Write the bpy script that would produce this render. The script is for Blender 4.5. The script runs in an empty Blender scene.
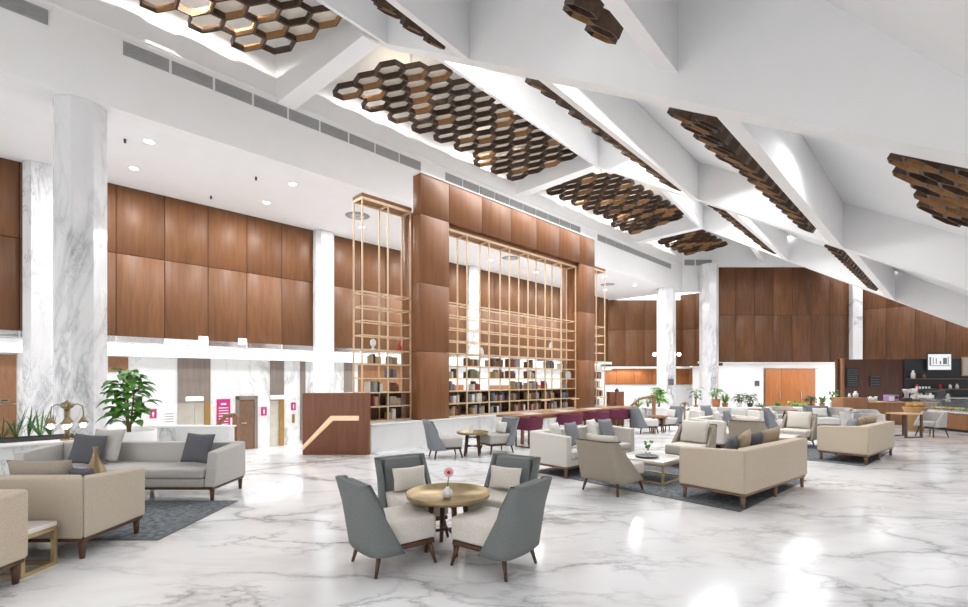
import bpy, bmesh, math, random
from mathutils import Matrix, Vector
random.seed(7)
C = bpy.context.scene.collection
F, HZ, CX, H = 471.0, 380.0, 484.0, 1.7      # focal length in px, horizon row, centre column, eye height
R2 = math.sqrt(2)
M45 = Matrix.Rotation(math.radians(45), 4, 'Z')   # hall axes: s along the library wall, q towards it

def W(s, q, z=0.0): return Vector(((s - q) / R2, (s + q) / R2, z))
def SQ(px, q):
    u = (px - CX) / F; Y = q * R2 / (1 - u)
    return (1 + u) * Y / R2, Y
def ZP(py, Y): return H + (HZ - py) / F * Y
def XP(px, Y): return (px - CX) / F * Y

# ------------------------------------------------------------------ materials
def nt(name):
    m = bpy.data.materials.new(name); m.use_nodes = True
    n = m.node_tree.nodes; l = m.node_tree.links
    return m, n, l, n['Principled BSDF']
def setp(b, rough, metal=0.0, spec=0.5):
    b.inputs['Roughness'].default_value = rough; b.inputs['Metallic'].default_value = metal
    b.inputs['Specular IOR Level'].default_value = spec
def coords(n, l, scale, rot=(0, 0, 0), kind='Object'):
    tc = n.new('ShaderNodeTexCoord'); mp = n.new('ShaderNodeMapping')
    mp.inputs['Scale'].default_value = scale; mp.inputs['Rotation'].default_value = rot
    l.new(tc.outputs[kind], mp.inputs['Vector']); return mp.outputs['Vector']
def ramp(n, l, src, stops):
    r = n.new('ShaderNodeValToRGB'); e = r.color_ramp.elements
    e[0].position, e[0].color = stops[0][0], (*stops[0][1], 1)
    e[1].position, e[1].color = stops[-1][0], (*stops[-1][1], 1)
    for p, c in stops[1:-1]:
        k = e.new(p); k.color = (*c, 1)
    l.new(src, r.inputs['Fac']); return r.outputs['Color']
def noise(n, l, vec, scale, detail=4, rough=0.55, dist=0.0):
    t = n.new('ShaderNodeTexNoise'); t.inputs['Scale'].default_value = scale
    t.inputs['Detail'].default_value = detail; t.inputs['Roughness'].default_value = rough
    t.inputs['Distortion'].default_value = dist
    if vec is not None: l.new(vec, t.inputs['Vector'])
    return t.outputs['Fac']
def mixc(n, l, fac, a, b, mode='MIX'):
    m = n.new('ShaderNodeMix'); m.data_type = 'RGBA'; m.blend_type = mode
    for sock, v in ((m.inputs[0], fac), (m.inputs[6], a), (m.inputs[7], b)):
        if isinstance(v, (int, float)): sock.default_value = v
        elif isinstance(v, tuple): sock.default_value = (*v, 1)
        else: l.new(v, sock)
    return m.outputs[2]
def plain(name, col, rough=0.6, metal=0.0, var=0.06, scale=6.0, bump=0.0, bscale=200.0, spec=0.5):
    m, n, l, b = nt(name); setp(b, rough, metal, spec)
    v = coords(n, l, (1, 1, 1)); f = noise(n, l, v, scale, 3)
    lo = tuple(max(0, c * (1 - var)) for c in col); hi = tuple(min(1, c * (1 + var)) for c in col)
    l.new(ramp(n, l, f, [(0.3, lo), (0.7, hi)]), b.inputs['Base Color'])
    if bump:
        t = noise(n, l, v, bscale, 2); bp = n.new('ShaderNodeBump'); bp.inputs['Strength'].default_value = bump
        bp.inputs['Distance'].default_value = 0.004; l.new(t, bp.inputs['Height']); l.new(bp.outputs['Normal'], b.inputs['Normal'])
    return m
def fabric(name, col, var=0.10): return plain(name, col, 0.9, 0, var, 90.0, 0.35, 420.0, 0.2)
def wood(name, a, b_, rough=0.35, sc=(9, 9, 0.7), island=0.25, spec=0.4):
    m, n, l, b = nt(name); setp(b, rough, 0, spec)
    v = coords(n, l, sc); f = noise(n, l, v, 1.6, 6, 0.6, 0.6)
    col = ramp(n, l, f, [(0.28, a), (0.72, b_)])
    g = n.new('ShaderNodeNewGeometry'); r = ramp(n, l, g.outputs['Random Per Island'], [(0, (1 - island,) * 3), (1, (1, 1, 1))])
    l.new(mixc(n, l, 1.0, col, r, 'MULTIPLY'), b.inputs['Base Color'])
    return m
def marble(name, base, vein, rough, scale, stretch=(1, 1, 1), rot=(0, 0, 0), amount=0.8, spec=0.5, width=0.03, clouds=0.12):
    m, n, l, b = nt(name); setp(b, rough, 0, spec)
    v = coords(n, l, tuple(scale * k for k in stretch), rot)
    def veins(sc, w, dist, det):
        f = noise(n, l, v, sc, det, 0.62, dist)
        s = n.new('ShaderNodeMath'); s.operation = 'SUBTRACT'; l.new(f, s.inputs[0]); s.inputs[1].default_value = 0.5
        a = n.new('ShaderNodeMath'); a.operation = 'ABSOLUTE'; l.new(s.outputs[0], a.inputs[0])
        return ramp(n, l, a.outputs[0], [(0.0, (1, 1, 1)), (w * 0.35, (0.45,) * 3), (w, (0, 0, 0))])
    v1 = veins(0.55, width, 0.9, 7); v2 = veins(1.5, width * 0.6, 1.4, 6)
    mask = ramp(n, l, noise(n, l, v, 0.33, 3), [(0.42, (0.06,) * 3), (0.62, (1, 1, 1))])
    mask2 = ramp(n, l, noise(n, l, v, 0.7, 2), [(0.45, (0, 0, 0)), (0.65, (0.75,) * 3)])
    a1 = mixc(n, l, 1.0, v1, mask, 'MULTIPLY'); a2 = mixc(n, l, 1.0, v2, mask2, 'MULTIPLY')
    tot = mixc(n, l, 1.0, a1, a2, 'ADD')
    cl = ramp(n, l, noise(n, l, v, 0.8, 5), [(0.35, (clouds,) * 3), (0.6, (0, 0, 0))])
    tot = mixc(n, l, 1.0, tot, cl, 'ADD')
    am = mixc(n, l, 1.0, tot, (amount,) * 3, 'MULTIPLY')
    l.new(mixc(n, l, am, base, vein), b.inputs['Base Color'])
    return m
def floor_marble(name):
    m, n, l, b = nt(name); setp(b, 0.12, 0, 0.32)
    v = coords(n, l, (0.30, 0.62, 1), (0, 0, 0.9))
    nz = n.new('ShaderNodeTexNoise'); nz.inputs['Scale'].default_value = 1.3; nz.inputs['Detail'].default_value = 7; nz.inputs['Roughness'].default_value = 0.62; l.new(v, nz.inputs['Vector'])
    ad = n.new('ShaderNodeVectorMath'); ad.operation = 'MULTIPLY_ADD'; l.new(nz.outputs['Color'], ad.inputs[0]); ad.inputs[1].default_value = (1.0, 1.0, 1.0); l.new(v, ad.inputs[2])
    def crack(sc, stops):
        t = n.new('ShaderNodeTexVoronoi'); t.feature = 'DISTANCE_TO_EDGE'; t.inputs['Scale'].default_value = sc; l.new(ad.outputs[0], t.inputs['Vector'])
        return ramp(n, l, t.outputs['Distance'], stops)
    c1 = crack(1.35, [(0.0, (1, 1, 1)), (0.016, (0.62,) * 3), (0.05, (0.24,) * 3), (0.17, (0, 0, 0))])
    c2 = crack(3.6, [(0.0, (0.85,) * 3), (0.025, (0.40,) * 3), (0.09, (0, 0, 0))])
    m1 = ramp(n, l, noise(n, l, v, 0.9, 4), [(0.38, (0.06,) * 3), (0.62, (1, 1, 1))])
    m2 = ramp(n, l, noise(n, l, v, 1.5, 3), [(0.44, (0, 0, 0)), (0.62, (0.95,) * 3)])
    cl = ramp(n, l, noise(n, l, v, 1.6, 6, 0.65, 0.8), [(0.50, (0, 0, 0)), (0.74, (0.30,) * 3)])
    tot = mixc(n, l, 1.0, mixc(n, l, 1.0, c1, m1, 'MULTIPLY'), mixc(n, l, 1.0, c2, m2, 'MULTIPLY'), 'ADD')
    tot = mixc(n, l, 1.0, tot, cl, 'ADD')
    tot = mixc(n, l, 1.0, tot, (0.82, 0.82, 0.82), 'MULTIPLY')
    l.new(mixc(n, l, tot, (0.86, 0.86, 0.865), (0.25, 0.25, 0.26)), b.inputs['Base Color'])
    return m
def emit(name, col, st, base=(0.8, 0.8, 0.8)):
    m, n, l, b = nt(name); b.inputs['Base Color'].default_value = (*base, 1)
    b.inputs['Emission Color'].default_value = (*col, 1); b.inputs['Emission Strength'].default_value = st
    return m
def glass(name, col=(0.95, 0.97, 0.97), rough=0.02):
    m, n, l, b = nt(name); b.inputs['Base Color'].default_value = (*col, 1); setp(b, rough)
    b.inputs['Transmission Weight'].default_value = 0.95; b.inputs['IOR'].default_value = 1.1
    return m

MT = dict(
    floor=floor_marble('polished floor marble'),
    marble_col=marble('column marble', (0.80, 0.80, 0.81), (0.33, 0.34, 0.36), 0.12, 0.9, (1, 1, 0.45), (0.5, 0.35, 0.2), 0.8, 0.5, 0.05, 0.22),
    marble_wall=marble('green veined wall marble', (0.85, 0.86, 0.85), (0.36, 0.39, 0.38), 0.15, 0.8, (1, 1, 0.5), (0.2, 0.3, 0), 0.9, 0.4, 0.05, 0.12),
    white=plain('white plaster', (0.87, 0.87, 0.87), 0.85, 0, 0.012, 1.5),
    ceil=plain('white ceiling paint', (0.86, 0.865, 0.87), 0.9, 0, 0.01, 1.5),
    wood_wall=wood('brown wall veneer', (0.135, 0.054, 0.019), (0.215, 0.092, 0.035), 0.5, (6, 6, 0.5), 0.22),
    wood_far=wood('walnut wall veneer', (0.100, 0.039, 0.014), (0.220, 0.088, 0.031), 0.5, (6, 6, 0.5), 0.35),
    wood_portal=wood('reddish portal veneer', (0.215, 0.083, 0.030), (0.310, 0.127, 0.049), 0.45, (5, 5, 0.35), 0.12),
    wood_red=wood('red brown panel veneer', (0.180, 0.066, 0.034), (0.270, 0.105, 0.056), 0.4, (9, 9, 0.6), 0.1),
    wood_cafe=wood('dark cafe veneer', (0.070, 0.024, 0.012), (0.135, 0.050, 0.026), 0.4, (7, 7, 0.5), 0.2),
    wood_orange=wood('orange door veneer', (0.40, 0.135, 0.038), (0.55, 0.20, 0.062), 0.4, (6, 6, 0.5), 0.15),
    wood_leg=wood('walnut furniture wood', (0.060, 0.028, 0.014), (0.130, 0.062, 0.030), 0.4, (14, 14, 3), 0.1),
    wood_leg2=wood('ash brown furniture wood', (0.150, 0.085, 0.048), (0.240, 0.140, 0.085), 0.45, (14, 14, 3), 0.1),
    wood_oak=wood('light oak', (0.55, 0.34, 0.18), (0.68, 0.45, 0.26), 0.45, (14, 14, 3), 0.1),
    wood_mid=wood('mid brown table wood', (0.26, 0.125, 0.06), (0.38, 0.19, 0.10), 0.4, (9, 9, 2), 0.1),
    wood_counter=wood('brown counter veneer', (0.26, 0.12, 0.055), (0.37, 0.18, 0.085), 0.4, (6, 6, 0.8), 0.15),
    seam=plain('dark joint', (0.05, 0.02, 0.01), 0.9),
    hex_dark=wood('dark stained lattice wood', (0.050, 0.026, 0.014), (0.105, 0.058, 0.032), 0.5, (7, 7, 2), 0.4),
    hex_gold_lit=wood('lit honey lattice wood', (0.34, 0.17, 0.065), (0.50, 0.28, 0.12), 0.5, (7, 7, 2), 0.3),  # gold inner wood, with the orange of lit faces put into its colour
    infill=plain('cream lattice infill', (0.85, 0.80, 0.70), 0.8, 0, 0.05),
    brass=plain('satin brass shelf metal', (0.78, 0.60, 0.39), 0.42, 0.35, 0.05, 20),
    bronze=plain('aged bronze', (0.27, 0.20, 0.115), 0.40, 0.7, 0.15, 30),
    tray_brass=plain('brushed brass tray', (0.34, 0.255, 0.14), 0.38, 0.7, 0.14, 14),
    gold=plain('gold painted steel', (0.50, 0.38, 0.20), 0.35, 0.75, 0.08, 20),
    black=plain('black metal', (0.02, 0.02, 0.022), 0.4),
    blackwall=plain('charcoal wall paint', (0.028, 0.032, 0.042), 0.6),
    steel=plain('brushed steel', (0.55, 0.54, 0.52), 0.35, 0.85, 0.08, 30),
    grey_fab=fabric('slate grey wool', (0.175, 0.188, 0.185)),
    grey_fab2=fabric('mid grey wool', (0.235, 0.250, 0.270)),
    dkgrey=fabric('charcoal cushion cloth', (0.115, 0.117, 0.130)),
    ltgrey=fabric('light grey sofa cloth', (0.48, 0.46, 0.44)),
    cream=fabric('cream seat cloth', (0.66, 0.62, 0.56)),
    white_fab=fabric('off white cloth', (0.72, 0.70, 0.67)),
    beige=fabric('beige sofa cloth', (0.50, 0.43, 0.345)),
    beige2=fabric('warm beige sofa cloth', (0.56, 0.47, 0.37)),
    ivory=fabric('ivory sofa cloth', (0.66, 0.63, 0.58)),
    taupe=fabric('taupe cloth', (0.335, 0.29, 0.235)),
    tan=fabric('tan cushion cloth', (0.42, 0.325, 0.225)),
    purple=fabric('plum cloth', (0.165, 0.040, 0.075)),
    rug=plain('slate blue carpet', (0.165, 0.180, 0.195), 0.95, 0, 0.45, 16, 0.4, 300, 0.1),
    rug_edge=fabric('grey carpet binding', (0.15, 0.155, 0.16)),
    vent=plain('grey vent slats', (0.36, 0.36, 0.36), 0.6),
    lampglow=emit('lit lamp glass', (1.0, 0.90, 0.74), 6.0),
    led=emit('lit white lens', (1, 0.98, 0.95), 14.0),
    ledwarm=emit('lit warm lens', (1, 0.86, 0.62), 40.0),
    strip=emit('lit cove strip', (1, 0.99, 0.96), 2.0),
    opal=emit('daylit frosted pane', (1, 1, 1), 1.1),
    signglow=emit('lit white sign', (1, 1, 1), 0.8),
    handglow=emit('warm lit rail', (1.0, 0.78, 0.52), 0.22, (0.8, 0.58, 0.36)),
    pink=plain('magenta sign face', (0.50, 0.022, 0.17), 0.5),
    signwhite=plain('white print', (0.85, 0.85, 0.85), 0.6),
    chalk=plain('faint chalk writing', (0.22, 0.22, 0.21), 0.8),
    leaf=plain('green leaf', (0.085, 0.26, 0.035), 0.45, 0, 0.45, 9),
    leaf2=plain('dark green leaf', (0.045, 0.130, 0.030), 0.45, 0, 0.4, 9),
    leaf3=plain('bright green leaf', (0.20, 0.48, 0.075), 0.45, 0, 0.35, 9),
    stem=plain('brown stem', (0.20, 0.13, 0.06), 0.8),
    soil=plain('dark soil', (0.03, 0.022, 0.016), 0.95),
    terracotta=plain('terracotta', (0.42, 0.16, 0.07), 0.8),
    pot_white=plain('white ceramic', (0.80, 0.79, 0.77), 0.25),
    pot_dark=plain('dark ceramic', (0.05, 0.05, 0.05), 0.4),
    elev=plain('mirror lift door', (0.66, 0.63, 0.55), 0.22, 0.8, 0.1, 3),
    greypanel=wood('grey brown lift panel', (0.20, 0.165, 0.14), (0.27, 0.225, 0.195), 0.4, (9, 9, 0.5), 0.05),
    bronzejamb=plain('brass jamb', (0.42, 0.26, 0.09), 0.35, 0.7),
    petal=plain('pale pink petal', (0.80, 0.42, 0.42), 0.6),
    petalred=plain('crimson flower heart', (0.35, 0.02, 0.05), 0.6),
    bread=plain('golden bread crust', (0.52, 0.27, 0.07), 0.7, 0, 0.3, 20),
    wicker=wood('wicker', (0.42, 0.23, 0.09), (0.60, 0.36, 0.17), 0.7, (30, 30, 30), 0.2),
    lemon=plain('yellow pastry', (0.68, 0.52, 0.12), 0.6, 0, 0.3, 20),
    greenfood=plain('green salad', (0.30, 0.40, 0.10), 0.6, 0, 0.3, 20),
    glass=glass('clear glass'),
    lilac=plain('lilac packet', (0.34, 0.22, 0.46), 0.5),
    red=plain('red lacquer', (0.50, 0.03, 0.03), 0.4),
    paper=plain('white paper', (0.82, 0.81, 0.79), 0.7),
)
BOOKC = {'brown': (0.16, 0.075, 0.04), 'tan': (0.42, 0.30, 0.18), 'grey': (0.30, 0.29, 0.28), 'white': (0.70, 0.68, 0.64),
         'black': (0.035, 0.032, 0.032), 'dark red': (0.28, 0.05, 0.05), 'olive': (0.19, 0.19, 0.11), 'slate blue': (0.15, 0.18, 0.24)}
BOOKM = {k: plain(k + ' book cloth', v, 0.7) for k, v in BOOKC.items()}

# ------------------------------------------------------------------ mesh builder
class B:
    def __init__(self, M=None): self.bm = bmesh.new(); self.M = M or Matrix.Identity(4)
    def _add(self, verts, faces, mi=0, smooth=False, M=None):
        T = self.M @ M if M is not None else self.M
        vs = [self.bm.verts.new(T @ Vector(v)) for v in verts]
        out = []
        for f in faces:
            try:
                fc = self.bm.faces.new([vs[i] for i in f]); fc.material_index = mi; fc.smooth = smooth; out.append(fc)
            except ValueError: pass
        return vs, out
    def box(self, x0, x1, y0, y1, z0, z1, bev=0.0, mi=0, M=None, seg=2):
        v = [(x0, y0, z0), (x1, y0, z0), (x1, y1, z0), (x0, y1, z0), (x0, y0, z1), (x1, y0, z1), (x1, y1, z1), (x0, y1, z1)]
        f = [(3, 2, 1, 0), (4, 5, 6, 7), (0, 1, 5, 4), (1, 2, 6, 5), (2, 3, 7, 6), (3, 0, 4, 7)]
        vs, fs = self._add(v, f, mi, bev > 0, M)
        if bev > 0: self._bevel(vs, bev, seg)
        return self
    def _bevel(self, vs, bev, seg=2):
        s = set(vs); es = [e for e in self.bm.edges if e.verts[0] in s and e.verts[1] in s]
        r = bmesh.ops.bevel(self.bm, geom=es, offset=bev, segments=seg, profile=0.5, affect='EDGES')
        for f in r['faces']: f.smooth = True
    def prism(self, poly, h0, h1, axis='z', bev=0.0, mi=0, M=None, seg=2):
        def p(a, b, h): return (a, b, h) if axis == 'z' else ((h, a, b) if axis == 'x' else (a, h, b))
        n = len(poly)
        v = [p(a, b, h0) for a, b in poly] + [p(a, b, h1) for a, b in poly]
        f = [tuple(range(n))[::-1], tuple(range(n, 2 * n))] + [(i, (i + 1) % n, n + (i + 1) % n, n + i) for i in range(n)]
        vs, fs = self._add(v, f, mi, bev > 0, M)
        bmesh.ops.recalc_face_normals(self.bm, faces=fs)
        if bev > 0: self._bevel(vs, bev, seg)
        return self
    def hexa(self, b4, t4, mi=0):
        v = [tuple(x) for x in b4] + [tuple(x) for x in t4]
        f = [(3, 2, 1, 0), (4, 5, 6, 7), (0, 1, 5, 4), (1, 2, 6, 5), (2, 3, 7, 6), (3, 0, 4, 7)]
        vs, fs = self._add(v, f, mi); bmesh.ops.recalc_face_normals(self.bm, faces=fs); return self
    def tube(self, p0, p1, r0, r1=None, n=12, mi=0, smooth=True, M=None):
        r1 = r0 if r1 is None else r1
        p0, p1 = Vector(p0), Vector(p1); d = (p1 - p0).normalized()
        a = d.orthogonal().normalized(); b = d.cross(a)
        if n == 4:   # square stock keeps an upright look
            a = Vector((1, 0, 0)) if abs(d.x) < 0.9 else Vector((0, 1, 0)); a = (a - d * a.dot(d)).normalized(); b = d.cross(a)
        off = math.pi / 4 if n == 4 else 0
        v = [p0 + (a * math.cos(off + 2 * math.pi * i / n) + b * math.sin(off + 2 * math.pi * i / n)) * r0 for i in range(n)]
        v += [p1 + (a * math.cos(off + 2 * math.pi * i / n) + b * math.sin(off + 2 * math.pi * i / n)) * r1 for i in range(n)]
        f = [tuple(range(n))[::-1], tuple(range(n, 2 * n))] + [(i, (i + 1) % n, n + (i + 1) % n, n + i) for i in range(n)]
        _, fs = self._add(v, f, mi, smooth and n > 4, M); fs and [setattr(q, 'smooth', False) for q in fs[:2]]
        return self
    def path(self, pts, r, n=8, mi=0):
        pts = [Vector(p) for p in pts]; rings = []
        for i, p in enumerate(pts):
            d = (pts[min(i + 1, len(pts) - 1)] - pts[max(i - 1, 0)]).normalized()
            up = Vector((0, 0, 1)) if abs(d.z) < 0.95 else Vector((0, 1, 0))
            a = d.cross(up).normalized(); b = d.cross(a)
            rr = r[i] if isinstance(r, (list, tuple)) else r
            rings.append([p + (a * math.cos(2 * math.pi * k / n) + b * math.sin(2 * math.pi * k / n)) * rr for k in range(n)])
        v = [x for g in rings for x in g]; f = []
        for i in range(len(rings) - 1):
            for k in range(n): f.append((i * n + k, i * n + (k + 1) % n, (i + 1) * n + (k + 1) % n, (i + 1) * n + k))
        f += [tuple(range(n)), tuple(range(len(v) - n, len(v)))]
        _, fs = self._add(v, f, mi, True); bmesh.ops.recalc_face_normals(self.bm, faces=fs); return self
    def lathe(self, prof, n=24, at=(0, 0, 0), mi=0, smooth=True):
        v = []; f = []; m = len(prof)
        for i in range(n):
            c, s = math.cos(2 * math.pi * i / n), math.sin(2 * math.pi * i / n)
            for r, z in prof: v.append((at[0] + r * c, at[1] + r * s, at[2] + z))
        for i in range(n):
            j = (i + 1) % n
            for k in range(m - 1): f.append((i * m + k, j * m + k, j * m + k + 1, i * m + k + 1))
        vs, fs = self._add(v, f, mi, smooth)
        bmesh.ops.remove_doubles(self.bm, verts=vs, dist=1e-5)
        return self
    def ball(self, c, r, n=12, mi=0, sz=(1, 1, 1)):
        prof = [(max(1e-4, r * math.sin(math.pi * k / 8)) * sz[0], -r * math.cos(math.pi * k / 8) * sz[2]) for k in range(9)]
        return self.lathe(prof, n, c, mi)
    def quad(self, pts, mi=0, smooth=False):
        self._add([tuple(p) for p in pts], [tuple(range(len(pts)))], mi, smooth); return self
    def build(self, name, mat, parent=None, recalc=True):
        if recalc: bmesh.ops.recalc_face_normals(self.bm, faces=self.bm.faces)
        me = bpy.data.meshes.new(name); self.bm.to_mesh(me); self.bm.free()
        for m in (mat if isinstance(mat, (list, tuple)) else [mat]): me.materials.append(MT[m] if isinstance(m, str) else m)
        o = bpy.data.objects.new(name, me); C.objects.link(o)
        if parent is not None: o.parent = parent
        return o

def tag(o, label, cat, group=None):
    o['label'] = label; o['category'] = cat
    if group: o['group'] = group
    return o
def thing(name, label, cat, loc=(0, 0, 0), rz=0.0, group=None, tilt=(0, 0)):
    o = bpy.data.objects.new(name, None); C.objects.link(o); o.empty_display_size = 0.1
    o.location = loc; o.rotation_euler = (tilt[0], tilt[1], rz)
    return tag(o, label, cat, group)
def struct(o, label=None):
    o['kind'] = 'structure'
    if label: o['label'] = label
    return o
def kids(o): return [c for c in bpy.data.objects if c.parent == o]
CH = {}
def dup(root, loc, rz, label, group=None):
    r = root.copy(); C.objects.link(r); r.location = loc; r.rotation_euler = (0, 0, rz); r['label'] = label
    if group: r['group'] = group
    for ch in CH.setdefault(root.name, kids(root)):
        c = ch.copy(); C.objects.link(c); c.parent = r
        for g in CH.setdefault(ch.name, kids(ch)):
            d = g.copy(); C.objects.link(d); d.parent = c
    return r
def mesh_at(b, name, mat, loc, rz=0.0, label=None, cat=None, group=None, rot=None):
    o = b.build(name, mat); o.location = loc; o.rotation_euler = rot if rot else (0, 0, rz)
    if label: tag(o, label, cat, group)
    return o
ORD = ['first', 'second', 'third', 'fourth', 'fifth', 'sixth', 'seventh', 'eighth', 'ninth', 'tenth', 'eleventh', 'twelfth', 'thirteenth', 'fourteenth']
# ================================================================== BUILDING
PI_A, PI_B = 4.11, 0.6125
def PZ(q): return PI_A + PI_B * q            # underside of the sloping roof beams
def wq(px0, px1, py0, py1, q):
    s0, y0 = SQ(px0, q); s1, y1 = SQ(px1, q); y = (y0 + y1) / 2
    return s0, s1, ZP(py1, y), ZP(py0, y)

# floors
LOW = -1.05
bm_ = B()
bm_.prism([(-15, -7), (33, -7), (33, 25), (13.3, 25), (13.3, 18.9), (4.6, 18.9), *[tuple(W(s, q)[:2]) for s, q in ((16.2, 9.8), (5.93, 9.8), (5.93, 9.3), (1.3, 9.3), (1.3, 10.6), (-10.5, 10.6))]][::1], -0.3, 0.0)
struct(bm_.build('floor', 'floor'))
struct(B().box(-22, 36, -4, 44, LOW - 0.2, LOW).build('floor_lower', 'floor'))
# landing one step down by the stair screen, with a dark nosing along the step
b = B(); b.prism([tuple(W(1.3, 9.3)[:2]), tuple(W(5.93, 9.3)[:2]), (-2.68, 10.98), (-6.4, 10.98)], -0.4, -0.02)
struct(b.build('floor_landing', 'floor'))
b = B(M45); b.box(1.32, 5.6, 9.30, 9.36, -0.019, 0.002); struct(b.build('trim_1', 'bronzejamb'))

# plinth under the library wall
b = B(M45); b.box(5.93, 17.0, 9.66, 10.9, LOW, 0.62, 0.0); b.box(5.93, 17.0, 9.63, 10.92, 0.621, 0.66, 0.008)
struct(b.build('wall_plinth', 'marble_wall'))

# parapet left with cap; short wall beyond it
b = B(M45); b.box(-9, 1.3, 10.35, 10.6, 0.0, 0.66); struct(b.build('wall_parapet_left', 'marble_wall'))
b = B(M45); b.box(-9, 1.33, 10.30, 10.95, 0.661, 0.70, 0.008); struct(b.build('trim_2', 'white'))
b = B(); b.box(-7.35, -5.35, 9.9, 10.1, LOW, 0.70); struct(b.build('wall_stair', 'marble_wall'))
b = B(); b.box(-7.38, -5.32, 9.87, 10.13, 0.701, 0.735, 0.006); struct(b.build('trim_3', 'white'))
# parapet far right
b = B(); b.box(6.5, 14.6, 18.62, 18.86, 0.0, 0.56); struct(b.build('wall_parapet_far', 'marble_wall'))
b = B(); b.box(6.45, 14.6, 18.58, 19.25, 0.561, 0.60, 0.006); struct(b.build('trim_4', 'white'))

# upper veneer wall over the lift lobby, in panels
def panel_wall(name, mat, M, u_edges, z_edges, face, thick, gap=0.012, M2=None):
    b = B(M)
    for a0, a1 in zip(u_edges, u_edges[1:]):
        for z0, z1 in zip(z_edges, z_edges[1:]):
            b.box(a0 + gap, a1 - gap, face, face + thick, z0 + gap, z1 - gap, 0.006, 0, None, 1)
    b.box(u_edges[0], u_edges[-1], face + 0.012, face + thick + 0.06, z_edges[0], z_edges[-1], 0, 1)
    return struct(b.build(name, [mat, 'seam']))
QW = 18.8
edges = [-6.6 + 0]
e = []
for p in range(-1, 4):
    p0 = 0.55 + 8.68 * p
    e += [p0 + 0.46 + 1.30 * k for k in range(0, 7)]
panel_wall('wall_left', 'wood_wall', M45, [x for x in e if x < 32.6], [2.9, 5.73, 7.9], QW, 0.12)
# pilasters
for k, (p, txt) in enumerate([(0.60, 'white marble pilaster at the far left behind the big column'), (9.20, 'white marble pilaster on the veneer wall left of the tall brass shelf'),
                              (17.87, 'white marble pilaster seen through the big brass bookcase'), (26.6, 'white marble pilaster seen through the right end of the bookcase')]):
    b = B(M45); r = 0.33
    b.prism([(p - 0.41, QW - 0.003), (p - 0.41, QW - 0.22), (p - 0.24, QW - 0.40), (p + 0.24, QW - 0.40), (p + 0.41, QW - 0.22), (p + 0.41, QW - 0.003)], LOW, 7.895)
    tag(b.build('pilaster', 'marble_col'), txt, 'column', 'pilasters of the veneer wall')
# lobby back wall, its ceiling, bulkhead
QB = 19.9
b = B(M45); b.box(-7, 34, QB, QB + 0.2, LOW, 2.9); struct(b.build('wall_lobby', 'marble_wall'))
b = B(M45); b.box(-7, 34, QW, QB + 0.2, 2.9, 3.1); struct(b.build('ceiling_lobby', 'white'))
b = B(M45); b.box(-7, 34, QB - 0.42, QB, 2.50, 2.9); struct(b.build('trim_5', 'white'))
# side aisle ceiling and fascia
QF = 13.47
b = B(M45); b.box(-9, 33.0, QF + 0.5, QB + 0.2, 7.9, 8.1); struct(b.build('ceiling_aisle', 'ceil'))
b = B(M45); b.box(-9, 33.2, QF, QF + 0.5, 7.86, 12.6); struct(b.build('wall_fascia', 'white'))
b = B(M45); b.box(-9, 33.2, QF - 0.03, QF + 0.01, 9.62, 9.66, 0.0); struct(b.build('trim_6', 'white'))

# far walls, facing the camera
YF = 33.0
panel_wall('wall_far', 'wood_far', None, [16.3 + 1.325 * k for k in range(8)], [2.96, 6.25, 9.6], YF, 0.12)
b = B(); b.box(13.6, 31, YF - 0.1, YF + 0.3, 9.6, 13.0); b.box(13.6, 16.3, YF - 0.1, YF + 0.3, 7.9, 9.6); struct(b.build('wall_far_top', 'white'))
b = B(); b.box(25.57, 26.25, YF - 0.35, YF + 0.15, 0, 9.6); tag(b.build('pillar', 'marble_col'), 'slim pale pillar between the far walnut wall and the cafe wall', 'column')
Mr = Matrix.Translation((26.25, YF, 0)) @ Matrix.Rotation(math.radians(-45), 4, 'Z')
panel_wall('wall_right', 'wood_far', Mr, [0.02 + 1.45 * k for k in range(8)], [2.96, 6.6, 9.6], 0.0, 0.12)
b = B(); b.box(9.0, 15.4, 36.5, 36.6, 2.6, 2.75); b.box(9, 16, 36.62, 38, 2.6, 2.8); struct(b.build('ceiling_far_left', 'white'))
panel_wall('wall_far_left', 'wood_wall', None, [9.45 + 1.5 * k for k in range(5)], [2.75, 5.6, 7.9], 36.5, 0.12)
Mc = Matrix.Translation((15.40, 36.5, 0)) @ Matrix.Rotation(math.radians(-45), 4, 'Z')
panel_wall('wall_far_corner', 'wood_far', Mc, [-0.2, 0.95, 1.9, 2.85], [2.75, 5.6, 8.3], 0.0, 0.12)
panel_wall('wall_far_header', 'wood_orange', None, [9.2 + 1.45 * k for k in range(7)], [1.35, 2.6], 37.9, 0.1)
b = B(); b.box(8, 31, 38.02, 38.2, LOW, 2.75); struct(b.build('wall_back', 'white'))
b = B(); b.box(16.2, 31, YF + 0.2, 38.2, 2.96, 3.1); struct(b.build('ceiling_far_right', 'white'))
b = B(); b.box(16.2, 21.6, 36.4, 36.6, LOW, 2.96); b.box(21.6, 31, 36.41, 36.6, 2.62, 2.96); b.box(27.7, 31, 36.4, 36.6, LOW, 2.62); struct(b.build('wall_far_recess', 'white'))
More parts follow.
